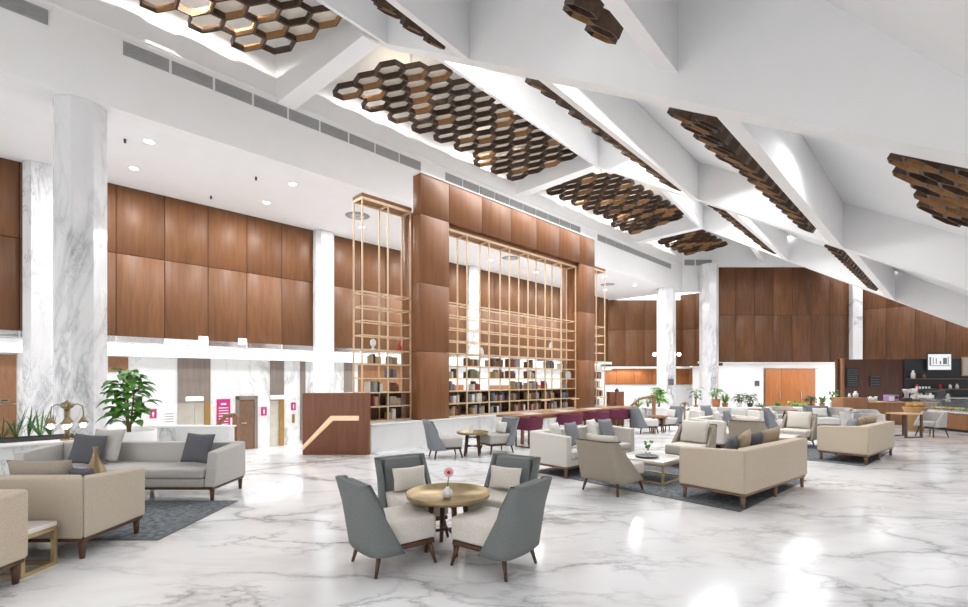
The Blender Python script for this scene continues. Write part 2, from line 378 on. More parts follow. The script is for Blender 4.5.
# orange double doors
d = struct(thing('door_1', 'orange veneered double doors in the white far recess', 'door', (21.75, 36.38, LOW)))
for k, (a0, a1) in enumerate(((0.0, 1.2), (1.22, 3.85))):
    l = B().box(a0, a1, 0, 0.08, 0.02, 3.63, 0.01).build('door_leaf', 'wood_orange', d)
    B().box((a1 - 0.12) if k == 0 else a0 + 1.5, (a1 - 0.08) if k == 0 else a0 + 1.54, -0.06, 0.0, 1.3, 1.9, 0.01).build('handle', 'steel', l)
w = struct(thing('window_1', 'bright frosted window beside the orange doors', 'window', (25.7, 36.4, LOW)))
B().box(0, 1.95, 0.03, 0.06, 0.0, 3.63).build('pane', 'opal', w)
b = B(); [b.box(x, x + 0.06, 0, 0.1, 0, 3.63) for x in (0, 0.62, 1.26, 1.9)]; b.box(0, 1.96, 0, 0.1, 3.57, 3.66); b.box(0, 1.96, 0, 0.1, 2.4, 2.45)
b.build('window_frame', 'white', w)

# octagonal columns
def octagon(r): return [(r * math.cos(math.pi / 8 + k * math.pi / 4), r * math.sin(math.pi / 8 + k * math.pi / 4)) for k in range(8)]
def column(x, y, rad, z1, label, rz=45):
    b = B(Matrix.Rotation(math.radians(rz), 4, 'Z')); b.prism(octagon(rad), 0, z1 - LOW, 'z', 0.0)
    o = mesh_at(b, 'column', 'marble_col', (x, y, LOW), 0, label, 'column', 'octagonal marble columns')
p = W(SQ(80.5, 13.93)[0], 13.93); column(p.x, p.y, 0.49, 7.855, 'large white marble octagonal column at the left behind the grey sofa')
p = W(31.1, 13.75); column(p.x, p.y, 0.60, 7.855, 'far marble column carrying two round wall lamps')
column(15.42, 32.3, 0.60, 9.595, 'tall far marble column at the corner where the two veneer walls meet')

# ---------------------------------------------------------------- roof
def beam(bot, h, name='ceiling_beam', mat='white'):
    b = B(M45); top = [(x, y, z + h) for x, y, z in bot]; b.hexa(bot, top); return struct(b.build(name, mat))
for s0, s1, qn in ((7.05, 7.50, 11.0), (16.9, 17.36, 10.6), (27.95, 28.42, 10.5)):
    beam([(s0, -6.4, PZ(-6.4)), (s1, -6.4, PZ(-6.4)), (s1, qn, PZ(qn)), (s0, qn, PZ(qn))], 2.0)
def cross(sa, qa, sb, qb, w=0.32, h=1.35, dz=0.0):
    beam([(sa, qa, PZ(qa) + dz), (sb, qb, PZ(qb) + dz), (sb, qb + w, PZ(qb + w) + dz), (sa, qa + w, PZ(qa + w) + dz)], h)
cross(-4.0, 8.4, 7.05, 10.7); cross(-4.0, 4.9, 7.05, 7.5, 0.32, 2.0); cross(-4, 2.05, 7.05, 2.94, 0.32, 1.7, 0.4)
cross(7.5, 8.9, 16.9, 10.3); cross(7.5, 5.62, 16.9, 6.34); cross(7.5, 2.22, 16.9, 2.28); cross(7.5, -2.0, 16.9, -2.0)
cross(17.36, 7.7, 27.95, 10.2); cross(17.36, 5.28, 27.95, 6.0); cross(17.36, 2.0, 27.95, 1.9); cross(17.36, -2.0, 27.95, -2.0)
cross(28.42, 7.6, 38, 9.6)
# crossbeams of the row along the fascia
for i, (f, n) in enumerate((((5.47, 9.46), (6.75, 11.0, 10.75)), ((15.66, 9.75), (17.1, 10.5, 10.5)), ((26.55, 9.95), (28.2, 10.45, 10.5)))):
    s, z = f; sn, qn, zn = n
    beam([(s - 0.25, QF, z), (s + 0.25, QF, z), (sn + 0.25, qn, zn), (sn - 0.25, qn, zn)], 1.7)
# coffer ceilings
def slab(s0, s1, q0, q1, f0, f1, name='ceiling_slab'):
    b = B(M45); bot = [(s0, q0, f0), (s1, q0, f0), (s1, q1, f1), (s0, q1, f1)]
    b.hexa(bot, [(x, y, z + 0.15) for x, y, z in bot]); struct(b.build(name, 'ceil'))
slab(-5, 7.05, -6.4, 10.8, PZ(-6.4) + 1.9, PZ(10.8) + 1.9)
slab(7.5, 16.9, -6.4, 10.6, PZ(-6.4) + 1.3, PZ(10.6) + 1.3)
slab(17.36, 27.95, -6.4, 10.6, PZ(-6.4) + 1.3, PZ(10.6) + 1.3)
slab(28.42, 40, -6.4, 10.6, PZ(-6.4) + 1.3, PZ(10.6) + 1.3)
RZ = lambda q: 10.05 + 0.3 * (QF - q)
slab(-9, 36, 10.3, QF + 0.1, RZ(10.3) + 0.95, RZ(QF) + 0.95)
# steep near panel of the first bay
b = B(M45); b.hexa([(-3, -1.6, 2.92), (7.05, -1.6, 2.92), (7.05, 2.9, 8.59), (-3, 2.9, 8.59)], [(-3, -1.9, 3.2), (7.05, -1.9, 3.2), (7.05, 2.6, 8.9), (-3, 2.6, 8.9)])
struct(b.build('ceiling_slope', 'white'))

# ---------------------------------------------------------------- honeycomb screens
def inside(p, poly):
    x, y = p; r = False
    for (x0, y0), (x1, y1) in zip(poly, poly[1:] + poly[:1]):
        if (y0 > y) != (y1 > y) and x < (x1 - x0) * (y - y0) / (y1 - y0) + x0: r = not r
    return r
def honeycomb(poly, zf, label, R=0.35, depth=0.20, fill=0.9, gold=0.3, t=0.028, grp='wooden honeycomb screens of the roof', th=-math.pi / 4):
    """poly in (s,q); zf(q) the plane. Cells lie in that plane."""
    cs = sum(p[0] for p in poly) / len(poly); cq = sum(p[1] for p in poly) / len(poly)
    org = W(cs, cq, zf(cq)); root = thing('honeycomb_screen', label, 'ceiling screen', org, 0, grp)
    slope = zf(1.0) - zf(0.0); e2 = Vector((0, 1, slope)).normalized(); n = Vector((1, 0, 0)).cross(e2)
    k = math.sqrt(1 + slope * slope)
    pl = [(a - cs, (c - cq) * k) for a, c in poly]
    xs = [p[0] for p in pl]; ys = [p[1] for p in pl]
    rnd = random.Random(len(label)); b = B(M45)
    ct, st = math.cos(th), math.sin(th); KX, KY = 1.3, 0.72
    def P(a, c, h): return Vector(((a * KX) * ct - (c * KY) * st, 0, 0)) + e2 * (a * KX * st + c * KY * ct) + n * h
    ext = max(math.hypot(*p) for p in pl)
    dx = 1.5 * R; dy = math.sqrt(3) * R
    nc, nr = int(ext / dx / KX) + 2, int(ext / dy / KY) + 2
    for i in range(-nc, nc + 1):
        for j in range(-nr, nr + 1):
            a = i * dx; c = (j + 0.5 * (i % 2)) * dy
            if not inside((a * KX * ct - c * KY * st, a * KX * st + c * KY * ct), pl): continue
            o = [P(a + R * math.cos(q * math.pi / 3), c + R * math.sin(q * math.pi / 3), 0) for q in range(6)]
            ri = (R - t) ; inn = [P(a + ri * math.cos(q * math.pi / 3), c + ri * math.sin(q * math.pi / 3), 0) for q in range(6)]
            up = n * depth; mi = 1 if rnd.random() < gold else 0
            v = o + inn + [x + up for x in o] + [x + up for x in inn]
            vs = [b.bm.verts.new(M45 @ x) for x in v]
            for q in range(6):
                r = (q + 1) % 6
                for fc, m in (((q, r, 6 + r, 6 + q), 0), ((12 + q, 12 + r, 18 + r, 18 + q), 0), ((q, 12 + q, 12 + r, r), 0), ((6 + q, 6 + r, 18 + r, 18 + q), mi if q != 2 else 0)):
                    f = b.bm.faces.new([vs[w] for w in fc]); f.material_index = m
            qc = cq + (a * KX * st + c * KY * ct) / k
            if rnd.random() < fill and not (qc > 12.35 and R > 0.3 and rnd.random() < 0.75):
                f = b.bm.faces.new(vs[18:24]); f.material_index = 2
    b.build('lattice', ['hex_dark', 'hex_gold_lit', 'infill'], root)
    return root
P1 = [(6.6, 13.02), (7.3, 11.45), (9.1, 10.92), (16.3, 10.75), (15.1, 12.98)]
for d, lab in ((-10.4, 'wooden honeycomb ceiling screen nearest the camera at the top left'), (0, 'large wooden honeycomb ceiling screen above the tall brass shelf and the portal'),
               (10.4, 'wooden honeycomb ceiling screen above the right end of the portal'), (21.0, 'farthest wooden honeycomb ceiling screen, by the far walnut wall')):
    poly = [(s + d, q + (0.15 if d < 0 and q < 11 else 0)) for s, q in P1]
    if d == 21.0: poly = [(27.8, 12.98), (28.7, 11.4), (29.6, 10.95), (34.6, 10.85), (32.6, 12.9)]
    honeycomb(poly, RZ, lab)
LZ = lambda q: PZ(q) + 0.02
G2 = 'narrow honeycomb screens beside the roof beams'
for poly, lab in (
    ([(-1, 6.25), (6.7, 8.17), (6.7, 8.42), (-1, 6.5)], 'narrow honeycomb screen peeping past the topmost roof beam near the top left'),
    ([(1.0, 3.17), (6.4, 3.56), (6.4, 3.82), (1.0, 3.43)], 'honeycomb screen cut by the top edge of the picture above the grey beam'),
    ([(8.0, 6.27), (16.4, 6.92), (16.4, 7.14), (8.0, 6.50)], 'thin row of honeycomb stubs along the white beam right of the big screen'),
    ([(7.9, 2.86), (16.4, 2.90), (16.4, 3.12), (12.5, 3.15), (7.9, 3.45)], 'reddish honeycomb screen along the white beam under the grey beam'),
    ([(7.8, 0.5), (10.4, 0.35), (10.4, -1.4), (7.8, -1.4)], 'golden honeycomb screen near the roof at the right edge'),
    ([(17.8, 5.95), (27.4, 6.60), (27.4, 6.84), (17.8, 6.18)], 'thin row of honeycomb stubs on the farther roof beam above the walnut wall'),
    ([(17.8, 2.63), (27.4, 2.53), (27.4, 2.76), (17.8, 2.86)], 'short row of honeycomb stubs on the farther roof beam towards the cafe')):
    honeycomb(poly, (lambda q: LZ(q) + 0.4) if 'top edge' in lab else LZ, lab, 0.20, 0.22, 0.3, 0.5, 0.024, G2)

# ---------------------------------------------------------------- vents
def vent(s0, s1, n, label):
    root = thing('air_vent', label, 'vent', W((s0 + s1) / 2, QF - 0.001, 9.30), math.radians(45), 'slot vents in the white fascia')
    w = (s1 - s0) / n
    for k in range(n):
        x0 = -(s1 - s0) / 2 + k * w
        b = B(); b.box(x0 + 0.03, x0 + w - 0.03, -0.02, 0.0, -0.16, 0.16)
        [b.box(x0 + 0.05, x0 + w - 0.05, -0.034, -0.02, -0.15 + 0.05 * j, -0.125 + 0.05 * j) for j in range(6)]
        b.build('grille', 'vent', root)
    b = B(); L = (s1 - s0) / 2; b.box(-L, L, -0.012, 0.0, 0.16, 0.185); b.box(-L, L, -0.012, 0.0, -0.185, -0.16)
    b.build('vent_frame', 'white', root)
vent(-3.4, 0.55, 4, 'grey slot vent cut by the top left corner')
vent(1.75, 10.3, 9, 'long grey slot vent above the marble column')
vent(11.4, 20.4, 10, 'long grey slot vent just above the portal')
vent(22.0, 31.2, 10, 'long grey slot vent beyond the portal')
t = thing('air_vent', 'short grey slot vent on the white wall above the far corner', 'vent', (15.0, YF - 0.101, 9.9), 0, 'slot vents in the white fascia')
for k in range(2):
    b = B(); b.box(-1.0 + k * 0.8, -0.3 + k * 1.2, -0.02, 0, -0.2, 0.2); [b.box(-0.98 + k * 0.8, -0.32 + k * 1.2, -0.034, -0.02, -0.18 + 0.06 * j, -0.15 + 0.06 * j) for j in range(6)]; b.build('grille', 'vent', t)
p = W(-1.0, 15.4, 7.899); t = thing('air_vent', 'small square grille in the aisle ceiling left of the large column', 'vent', p, math.radians(45))
b = B(); b.box(-0.35, 0.35, -0.2, 0.2, -0.02, 0.0); [b.box(-0.32, 0.32, -0.18 + 0.06 * j, -0.15 + 0.06 * j, -0.03, -0.02) for j in range(6)]; b.build('grille', 'vent', t)

# ---------------------------------------------------------------- downlights
def light(kind, name, loc, energy, col=(1, 1, 1), **k):
    L = bpy.data.lights.new(name, kind); L.energy = energy; L.color = col
    for a, v in k.items(): setattr(L, a, v)
    o = bpy.data.objects.new(name, L); C.objects.link(o); o.location = loc; return o
def downlight(p, label, grp='downlights in the aisle ceiling', en=70, r=0.11, lens='led'):
    t = thing('downlight', label, 'ceiling light', p, 0, grp)
    b = B(); b.lathe([(r, 0), (r + 0.035, -0.002), (r + 0.035, -0.012), (r, -0.012), (r, 0)], 20); b.build('trim_ring', 'white', t)
    b = B(); b.lathe([(0.001, -0.006), (r, -0.006), (r, -0.003), (0.001, -0.003)], 20); b.build('lens', lens, t)
    if en:
        l = light('AREA', 'downlight_beam', (p[0], p[1], p[2] - 0.03), en, (0.99, 0.99, 1), shape='DISK', size=2 * r)
for r_, (q, rn) in enumerate(((14.8, 'row near the hall'), (17.0, 'row near the veneer wall'))):
    for k in range(8):
        s = 2.5 + 3.75 * k
        if k == 2 and r_ == 0: continue
        downlight(W(s, q, 7.899), f'round ceiling downlight, {ORD[k]} from the left in the {rn}', en=100)
for k, (s, lab) in enumerate(((9.2, 'round ceiling diffuser seen above the narrow tall bookcase'), (17.9, 'round ceiling diffuser seen through the middle of the portal'), (27.3, 'round ceiling diffuser right of the portal'))):
    t = thing('ceiling_diffuser', lab, 'ceiling diffuser', W(s, 15.95, 7.899), 0, 'round diffusers of the aisle ceiling')
    B().lathe([(0.001, -0.03), (0.30, -0.03), (0.45, 0.0), (0.001, 0.0)], 32).build('disc', 'vent', t)
    b = B(); [b.lathe([(r, -0.034), (r + 0.03, -0.034), (r + 0.03, -0.031), (r, -0.031), (r, -0.034)], 32) for r in (0.1, 0.2)]; b.build('ring', 'white', t)
for k, (px, py) in enumerate(((125, 139), (256, 177), (211, 196))):
    Y = F * 6.2 / (HZ - py); b = B(); b.tube((0, 0, -0.10), (0, 0, 0), 0.03, n=10)
    mesh_at(b, 'sprinkler', 'pot_dark', (XP(px, Y), Y, 7.899), 0, f'small dark sprinkler head in the aisle ceiling, {ORD[k]} from the hall side', 'sprinkler')
# star bright spots inside the honeycombs
for i, (s, q, txt) in enumerate(((8.5, 11.6, 'upper left of the big screen'), (12.9, 11.5, 'right half of the big screen'), (-0.8, 12.0, 'near screen at the top left'), (3.2, 11.9, 'near screen beside the first cross beam'),
                                 (19.3, 11.6, 'screen above the right end of the portal'), (23.5, 11.6, 'right part of the screen beyond the portal'), (29.5, 11.7, 'farthest screen by the walnut wall'))):
    p = W(s, q, RZ(q) + 0.42); t = thing('spotlight', 'glowing spotlight shining through the ' + txt, 'ceiling light', p, 0, 'spotlights behind the honeycomb screens')
    B().tube((0, 0, 0.55), (0, 0, 0.03), 0.055, n=16).build('housing', 'white', t)
    B().lathe([(0.001, 0.0), (0.05, 0.0), (0.05, 0.028), (0.001, 0.028)], 16).build('lens', 'ledwarm', t)
    light('SPOT', 'spotlight_beam', (p.x, p.y, p.z - 0.06), 380, (1, 0.95, 0.88), shadow_soft_size=0.02, spot_size=math.radians(165), spot_blend=0.3)
p = W(10.6, 1.25, PZ(1.25) + 1.29)
downlight(p, 'recessed downlight in the sloping white coffer at the right under the grey beam', None, 60)
bpy.context.view_layer.update()
b = B(M45); b.box(-8.2, -8.0, -6.4, 20.1, 3.4, 15); struct(b.build('wall_rear_added', 'white'))  # unseen wall added to keep sky light off the first beam, open below
# broad fill lights added under the coffer ceilings, without any fixture
for i, (s, q) in enumerate(((1.8, 7.6), (1.8, 3.6), (1.8, -0.8), (12.2, 8.0), (12.2, 4.3), (12.2, 0.4), (22.6, 8.0), (22.6, 4.0), (22.6, 0.2), (32, 6.0), (32, 2.0))):
    l = light('AREA', 'coffer_fill', W(s, q, PZ(q) + (1.2 if s > 5 else 1.8)), 60 if s < 5 else {8.0: 800, 4.3: 240, 0.4: 60, 0.2: 45, 4.0: 220, 6.0: 380, 2.0: 120}[q], (0.98, 0.99, 1), shape='RECTANGLE', size=8.5, size_y=2.6)
    l.rotation_euler = (0, 0, math.radians(45))
# ================================================================== LIBRARY WALL
portal = thing('wooden_portal', 'monumental reddish wooden portal framing the big bookcase', 'portal', W(12.1, 9.92, 0.661), math.radians(45))
def lp(s, q): return s - 12.1, q - 9.92
s0, s1 = 7.43, 15.73          # outer edges
PQ0, PQ1 = 9.74, 10.07
for nm, a0, a1 in (('left_pier', 7.43, 8.40), ('right_pier', 14.73, 15.73)):
    b = B()
    for z0, z1 in ((0.0, 1.78), (1.79, 3.56), (3.57, 5.33), (5.34, 6.39)):
        b.box(a0 - 12.1, a1 - 12.1, PQ0 - 9.92, PQ1 - 9.92, z0, z1, 0.006, 0, None, 1)
    b.build('pier', 'wood_portal', portal)
    B().box(a0 - 12.1, a1 - 12.1, PQ1 - 9.92 + 0.002, 10.55 - 9.92, 0, 5.44, 0.004, 0, None, 1).build('return_panel', 'wood_portal', portal)
b = B()
for k in range(5):
    w_ = (14.73 - 8.40) / 5; b.box(8.40 + w_ * k - 12.1 + 0.004, 8.40 + w_ * (k + 1) - 12.1 - 0.004, PQ0 - 9.92, PQ1 - 9.92, 5.34, 6.39, 0.006, 0, None, 1)
b.build('lintel', 'wood_portal', portal)
b = B(); b.box(7.42 - 12.1, 15.74 - 12.1, PQ0 - 9.93, PQ1 - 9.91, 6.391, 6.43); b.build('top_trim', 'white', portal)

SHZ = [0.66 + 0.352 * k for k in range(10)]
BQ = 9.90
def bookcase(label, posts, extra_top=6.1, back_rows=2, BQ=10.12):
    a0, a1 = posts[0], posts[-1]; cx = (a0 + a1) / 2
    root = thing('bookcase', label, 'bookcase', W(cx, BQ + 0.2, 0.662), math.radians(45), 'brass lattice bookcases of the library wall')
    t = 0.017; zt = extra_top - 0.662
    for p in posts:
        for y in (-0.2, 0.2):
            B().box(p - cx - t, p - cx + t, y - t, y + t, 0, zt).build('upright', 'brass', root)
    for z in SHZ:
        z = z - 0.66 + 0.02
        b = B(); b.box(a0 - cx, a1 - cx, -0.217, -0.183, z - 0.015, z + 0.015); b.box(a0 - cx, a1 - cx, 0.183, 0.217, z - 0.015, z + 0.015)
        for p in posts: b.box(p - cx - 0.012, p - cx + 0.012, -0.18, 0.18, z - 0.012, z + 0.012)
        if z < 1.95: b.box(a0 - cx + 0.01, a1 - cx - 0.01, -0.178, 0.178, z + 0.006, z + 0.018)
        b.build('shelf', 'brass', root)
    b = B(); b.box(a0 - cx - t, a1 - cx + t, -0.222, 0.222, zt + 0.03, zt + 0.12); b.build('top_board', 'wood_portal', root)
    b = B(); b.box(a0 - cx - t, a1 - cx + t, -0.23, -0.18, zt - 0.02, zt + 0.03); b.box(a0 - cx - t, a1 - cx + t, 0.18, 0.23, zt - 0.02, zt + 0.03)
    for p in posts: b.box(p - cx - t, p - cx + t, -0.18, 0.18, zt - 0.02, zt + 0.03)
    b.build('top_rail', 'brass', root)
    b = B(); b.box(a0 - cx + 0.02, a1 - cx - 0.02, 0.19, 0.215, 0.02, 0.352 * back_rows + 0.02); b.build('back_panel', 'wood_leg', root)
    return root
LP_ = [5.96, 6.69, 7.39]
MP = [8.52 - 0.3 + 0.922 * k for k in range(0, 8)]
MP = [8.44] + [14.68 - 0.913 * k for k in range(6, -1, -1)]
RP = [15.80, 16.45, 17.10]
bookcase('narrow tall brass bookcase left of the portal', LP_)
bookcase('wide brass bookcase filling the portal opening', MP, 5.86, 2, BQ)
bookcase('narrow brass bookcase right of the portal', RP)

# books, every one an object
bk_count = {}
BKM = {}
def book(s, z, w, h, d, colour, where, lean=0.0):
    key = (where, colour); bk_count[key] = bk_count.get(key, 0) + 1
    mk = (colour, round(w, 2), round(h, 2))
    if mk not in BKM:
        b = B(); t = 0.006
        b.box(0, w, 0, t * 0 + d, 0, h, 0.003, 0, None, 1)
        b.box(t, w - t, d - 0.001, d + 0.004, t, h - t, 0, 1)
        o = b.build('book', [BOOKM[colour], 'paper']); BKM[mk] = o.data
    else:
        o = bpy.data.objects.new('book', BKM[mk]); C.objects.link(o)
    o.location = W(s, (BQ if 8.4 < s < 14.7 else 10.12) + 0.04, z); o.rotation_euler = (0, lean, math.radians(45))
    o['category'] = 'book'; o['_w'] = where; o['_c'] = colour; o['_n'] = bk_count[key]
    return o
rb = random.Random(3)
books = []
palette = ['brown', 'brown', 'tan', 'tan', 'grey', 'white', 'black', 'olive', 'brown', 'grey', 'dark red', 'slate blue']
ROWN = ['bottom row', 'second row up', 'third row up', 'fourth row up', 'fifth row up']
def fill(posts, nm, rows, lo, hi, prob):
    for r in rows:
        for i, (a, c) in enumerate(zip(posts, posts[1:])):
            if rb.random() > prob: continue
            where = f'{ROWN[r]}, {ORD[i]} bay of the {nm}'
            x = a + rb.choice([0.05, 0.08, 0.2, 0.28]); n = rb.randint(lo, hi); base = rb.choice(palette)
            for k in range(n):
                w = rb.choice([0.05, 0.06, 0.08, 0.1]); h = rb.choice([0.20, 0.22, 0.25, 0.28]); 
                if x + w > c - 0.04: break
                col = base if rb.random() < 0.3 else rb.choice(palette)
                books.append(book(x, SHZ[r] + 0.0205 , w, h, 0.2, col, where)); x += w + 0.004
                if rb.random() < 0.12: x += 0.1
fill(MP, 'wide bookcase', range(0, 2), 4, 7, 1.0)
fill(MP, 'wide bookcase', range(2, 5), 2, 6, 0.85)
fill(LP_, 'left bookcase', range(0, 5), 2, 4, 0.75)
fill(RP, 'right bookcase', range(0, 4), 3, 5, 1.0)
for o in books:
    k = bk_count[(o['_w'], o['_c'])]
    o['label'] = (f"{ORD[o['_n'] - 1]} {o['_c']} book from left, {o['_w']}" if k > 1 else f"{o['_c']} book, {o['_w']}")
    o['group'] = 'books on the brass bookcases'
    del o['_w'], o['_c'], o['_n']
# a pale bust and a few ornaments
def ornament(s, r, label, cat, nm, fn, mat):
    b = B(); fn(b); return mesh_at(b, nm, mat, W(s, (BQ if 8.4 < s < 14.7 else 10.12) + 0.10, SHZ[r] + 0.0215), math.radians(45), label, cat)
def bust(b):
    b.lathe([(0.001, 0), (0.07, 0), (0.07, 0.02), (0.03, 0.05), (0.032, 0.09), (0.065, 0.12), (0.078, 0.18), (0.07, 0.24), (0.03, 0.28), (0.001, 0.285)], 16); b.box(-0.012, 0.012, -0.1, -0.06, 0.14, 0.19, 0.005)
ornament(6.32, 5, 'pale sculpted head on the left bookcase, sixth row up', 'ornament', 'sculpture', bust, 'pot_white')
def vase_(b): b.lathe([(0.001, 0), (0.05, 0), (0.075, 0.08), (0.05, 0.16), (0.025, 0.2), (0.035, 0.23), (0.03, 0.23)], 16)
ornament(7.1, 5, 'red vase on the right half of the left bookcase, sixth row up', 'vase', 'vase', vase_, 'red')
ornament(9.9, 5, 'white vase on the wide bookcase, sixth row up, second bay', 'vase', 'vase', vase_, 'pot_white')
ornament(13.3, 6, 'small white vase high on the wide bookcase, seventh row up', 'vase', 'vase', vase_, 'pot_white')

# stair screen with the lit recessed handrail
st = thing('stair_screen', 'red brown wooden stair screen with a lit sloping handrail, left of the bookcases', 'screen wall', (-3.43, 10.83, -0.02))
B().box(-0.745, 0.785, 0.0, 0.16, 0, 1.42, 0.006).build('panel', 'wood_red', st)
hr = B().prism([(-0.735, 0.10), (-0.735, 0.20), (-0.08, 0.90), (0.56, 0.90), (0.56, 0.79), (-0.03, 0.79)], -0.07, 0.002, 'y', 0.006).build('handrail', 'handglow', st)
# screen at the far stair
st = thing('stair_screen', 'red brown wooden screen with a vase on top, right of the portal', 'screen wall', (4.95, 17.7, 0.0))
B().box(-0.22, 0.25, 0.0, 0.5, 0, 1.25, 0.006).build('panel', 'wood_red', st); B().box(0.0, 0.3, -0.06, -0.005, 0, 1.27, 0.006).build('end_panel', 'wood_red', st)
b = B(); b.lathe([(0.001, 0), (0.06, 0), (0.09, 0.06), (0.04, 0.1), (0.05, 0.13)], 14); mesh_at(b, 'bowl', 'pot_dark', (5.05, 17.9, 1.2515), 0, 'small dark pot on top of the wooden screen right of the portal', 'pot')
def rail(label, pts, post, name='handrail_post'):
    t = thing(name, label, 'handrail', pts[0]); o = Vector(pts[0])
    b = B(); b.path([Vector(p) - o for p in pts], 0.05, 8); b.build('rail', 'wood_mid', t)
    b = B(); p = Vector(post) - o; b.box(p.x - 0.055, p.x + 0.055, p.y - 0.055, p.y + 0.055, -o.z + post[2], -0.02); b.build('newel_post', 'wood_mid', t)
    return t
rail('wooden stair handrail with newel post in front of the far greenery', [(6.45, 17.9, 1.10), (5.9, 17.9, 0.98), (5.3, 17.9, 0.45)], (6.45, 17.9, 0.0))
rail('dark wooden stair handrail behind the grey sofa, before the pink sign board', [(-5.42, 10.3, 0.93), (-5.65, 10.3, 0.92), (-5.85, 10.3, 0.66)], (-5.42, 10.3, LOW))

# ================================================================== LIFT LOBBY
def wbox(name, mat, px0, px1, py0, py1, thick, label=None, cat=None, group=None, q=QB):
    a0, a1, z0, z1 = wq(px0, px1, py0, py1, q); 
    b = B(); b.box(-(a1 - a0) / 2, (a1 - a0) / 2, -thick, -0.002, 0, z1 - z0, 0.0)
    return mesh_at(b, name, mat, W((a0 + a1) / 2, q, z0), math.radians(45), label, cat, group), (a1 - a0), (z1 - z0)
def lift(px0, px1, pyt, pym, pyb, label, name='lift'):
    a0, a1, zm, zt = wq(px0, px1, pyt, pym, QB); w = a1 - a0
    t = thing('lift', label, 'lift', W((a0 + a1) / 2, QB, LOW), math.radians(45), 'lifts in the marble lobby wall')
    zm -= LOW; zt = 2.50 - LOW
    B().box(-w / 2, w / 2, -0.06, -0.002, zm, zt).build('over_panel', 'greypanel', t)
    for x0, x1 in ((-w / 2, -0.01), (0.01, w / 2 - 0.22)): B().box(x0, x1, -0.03, -0.002, 0.0, zm - 0.02).build('door_leaf', 'elev', t)
    B().box(w / 2 - 0.2, w / 2, -0.07, -0.002, 0, zm - 0.01).build('jamb', 'bronzejamb', t)
    s = B().box(-0.28, 0.28, -0.09, -0.061, zm + 0.04, zm + 0.2, 0.01).build('number_sign', 'signglow', t)
    b = B(); b.box(-0.1, 0.1, -0.094, -0.0905, zm + 0.10, zm + 0.14); b.build('sign_print', 'vent', s)
    return t
lift(177.5, 210, 360, 402, 440, 'wide lift with a grey panel above, behind the grey sofa')
lift(270, 283.5, 361, 400, 445, 'narrow lift with a tall grey panel left of the stair screen')
# wooden service door
a0, a1, _, z1 = wq(235.5, 257, 396, 449, QB); w = a1 - a0
t = thing('service_door', 'dark wooden door with grey frame in the marble lobby wall', 'door', W((a0 + a1) / 2, QB, LOW), math.radians(45))
h = z1 - LOW
b = B(); b.box(-w / 2, -w / 2 + 0.12, -0.08, -0.002, 0, h); b.box(w / 2 - 0.12, w / 2, -0.08, -0.002, 0, h); b.box(-w / 2, w / 2, -0.08, -0.002, h - 0.14, h); b.build('door_frame', 'greypanel', t)
l = B().box(-w / 2 + 0.13, w / 2 - 0.13, -0.05, -0.004, 0.01, h - 0.15).build('door_leaf', 'wood_leg2', t)
b = B(); b.tube((-w / 2 + 0.22, -0.09, 1.05), (-w / 2 + 0.38, -0.09, 1.05), 0.015); b.tube((-w / 2 + 0.22, -0.09, 1.05), (-w / 2 + 0.22, -0.05, 1.05), 0.015); b.build('handle', 'steel', l)
# signs
def sign(px0, px1, py0, py1, label, rows, mat='pink', ink='signwhite', cat='sign', grp=None, q=QB, th=0.03):
    a0, a1, z0, z1 = wq(px0, px1, py0, py1, q); w, h = a1 - a0, z1 - z0
    t = thing('wall_sign', label, cat, W((a0 + a1) / 2, q, z0), math.radians(45), grp)
    B().box(-w / 2, w / 2, -th, -0.002, 0, h).build('sign_face', mat, t)
    b = B()
    for r in rows: x0, x1, y0, y1 = r; b.box(w * (x0 - 0.5), w * (x1 - 0.5), -th - 0.006, -th - 0.0005, h * y0, h * y1)
    b.build('print', ink, t); return t
fig = [(0.42, 0.58, 0.68, 0.8), (0.36, 0.64, 0.36, 0.64), (0.40, 0.48, 0.15, 0.36), (0.52, 0.60, 0.15, 0.36)]
sign(149.5, 156.5, 409, 418, 'small pink square sign on the marble wall right of the tall plant', fig)
sign(261, 266.5, 407, 415.5, 'small pink sign between the wooden door and the narrow lift', fig)
sign(291, 295.5, 402.5, 410, 'small dark pink sign right of the narrow lift', fig)
sign(216.5, 230, 399, 441, 'tall pink notice board with white lines behind the handrail', [(0.3, 0.7, 0.86, 0.90)] + [(0.15, 0.85, 0.78 - 0.065 * k, 0.80 - 0.065 * k) for k in range(10)])
sign(164, 174.5, 411, 424, 'white wall notice with dark lines left of the wide lift', [(0.1, 0.9, 0.75 - 0.2 * k, 0.82 - 0.2 * k) for k in range(4)], 'signwhite', 'vent')
wbox('call_panel', 'bronzejamb', 292, 294.5, 414, 423, 0.03, 'slim brass call panel under the sign right of the narrow lift', 'call panel')
# warm veneer inset panels of the lobby
def inset(px0, px1, py0, py1, mat, label): return wbox('wall_panel', mat, px0, px1, py0, py1, 0.05, label, 'wall panel', 'veneer panels in the lobby wall')
inset(108, 128, 357, 372, 'wood_mid', 'small warm veneer panel above the tall plant')
inset(-40, 16.5, 354, 404, 'wood_mid', 'large ribbed veneer panel at the left edge behind the planter')
inset(-40, 16.5, 405, 440, 'wood_counter', 'lower veneer panel at the left edge behind the planter')
sign(-1, 10, 398.5, 402.5, 'small brass name plate on the veneer at the left edge', [(0.2, 0.8, 0.35, 0.65)], 'tray_brass', 'black', 'sign', None, QB - 0.06)
inset(300, 305, 360, 440, 'greypanel', 'grey veneer strip left of the far pilaster')
inset(344, 352, 360, 392, 'greypanel', 'grey veneer panel behind the tall narrow bookcase')
inset(358, 402, 364, 430, 'wood_counter', 'warm veneer panel seen through the tall narrow bookcase')
inset(448, 463, 385, 425, 'wood_orange', 'orange veneer panel seen through the left end of the wide bookcase')
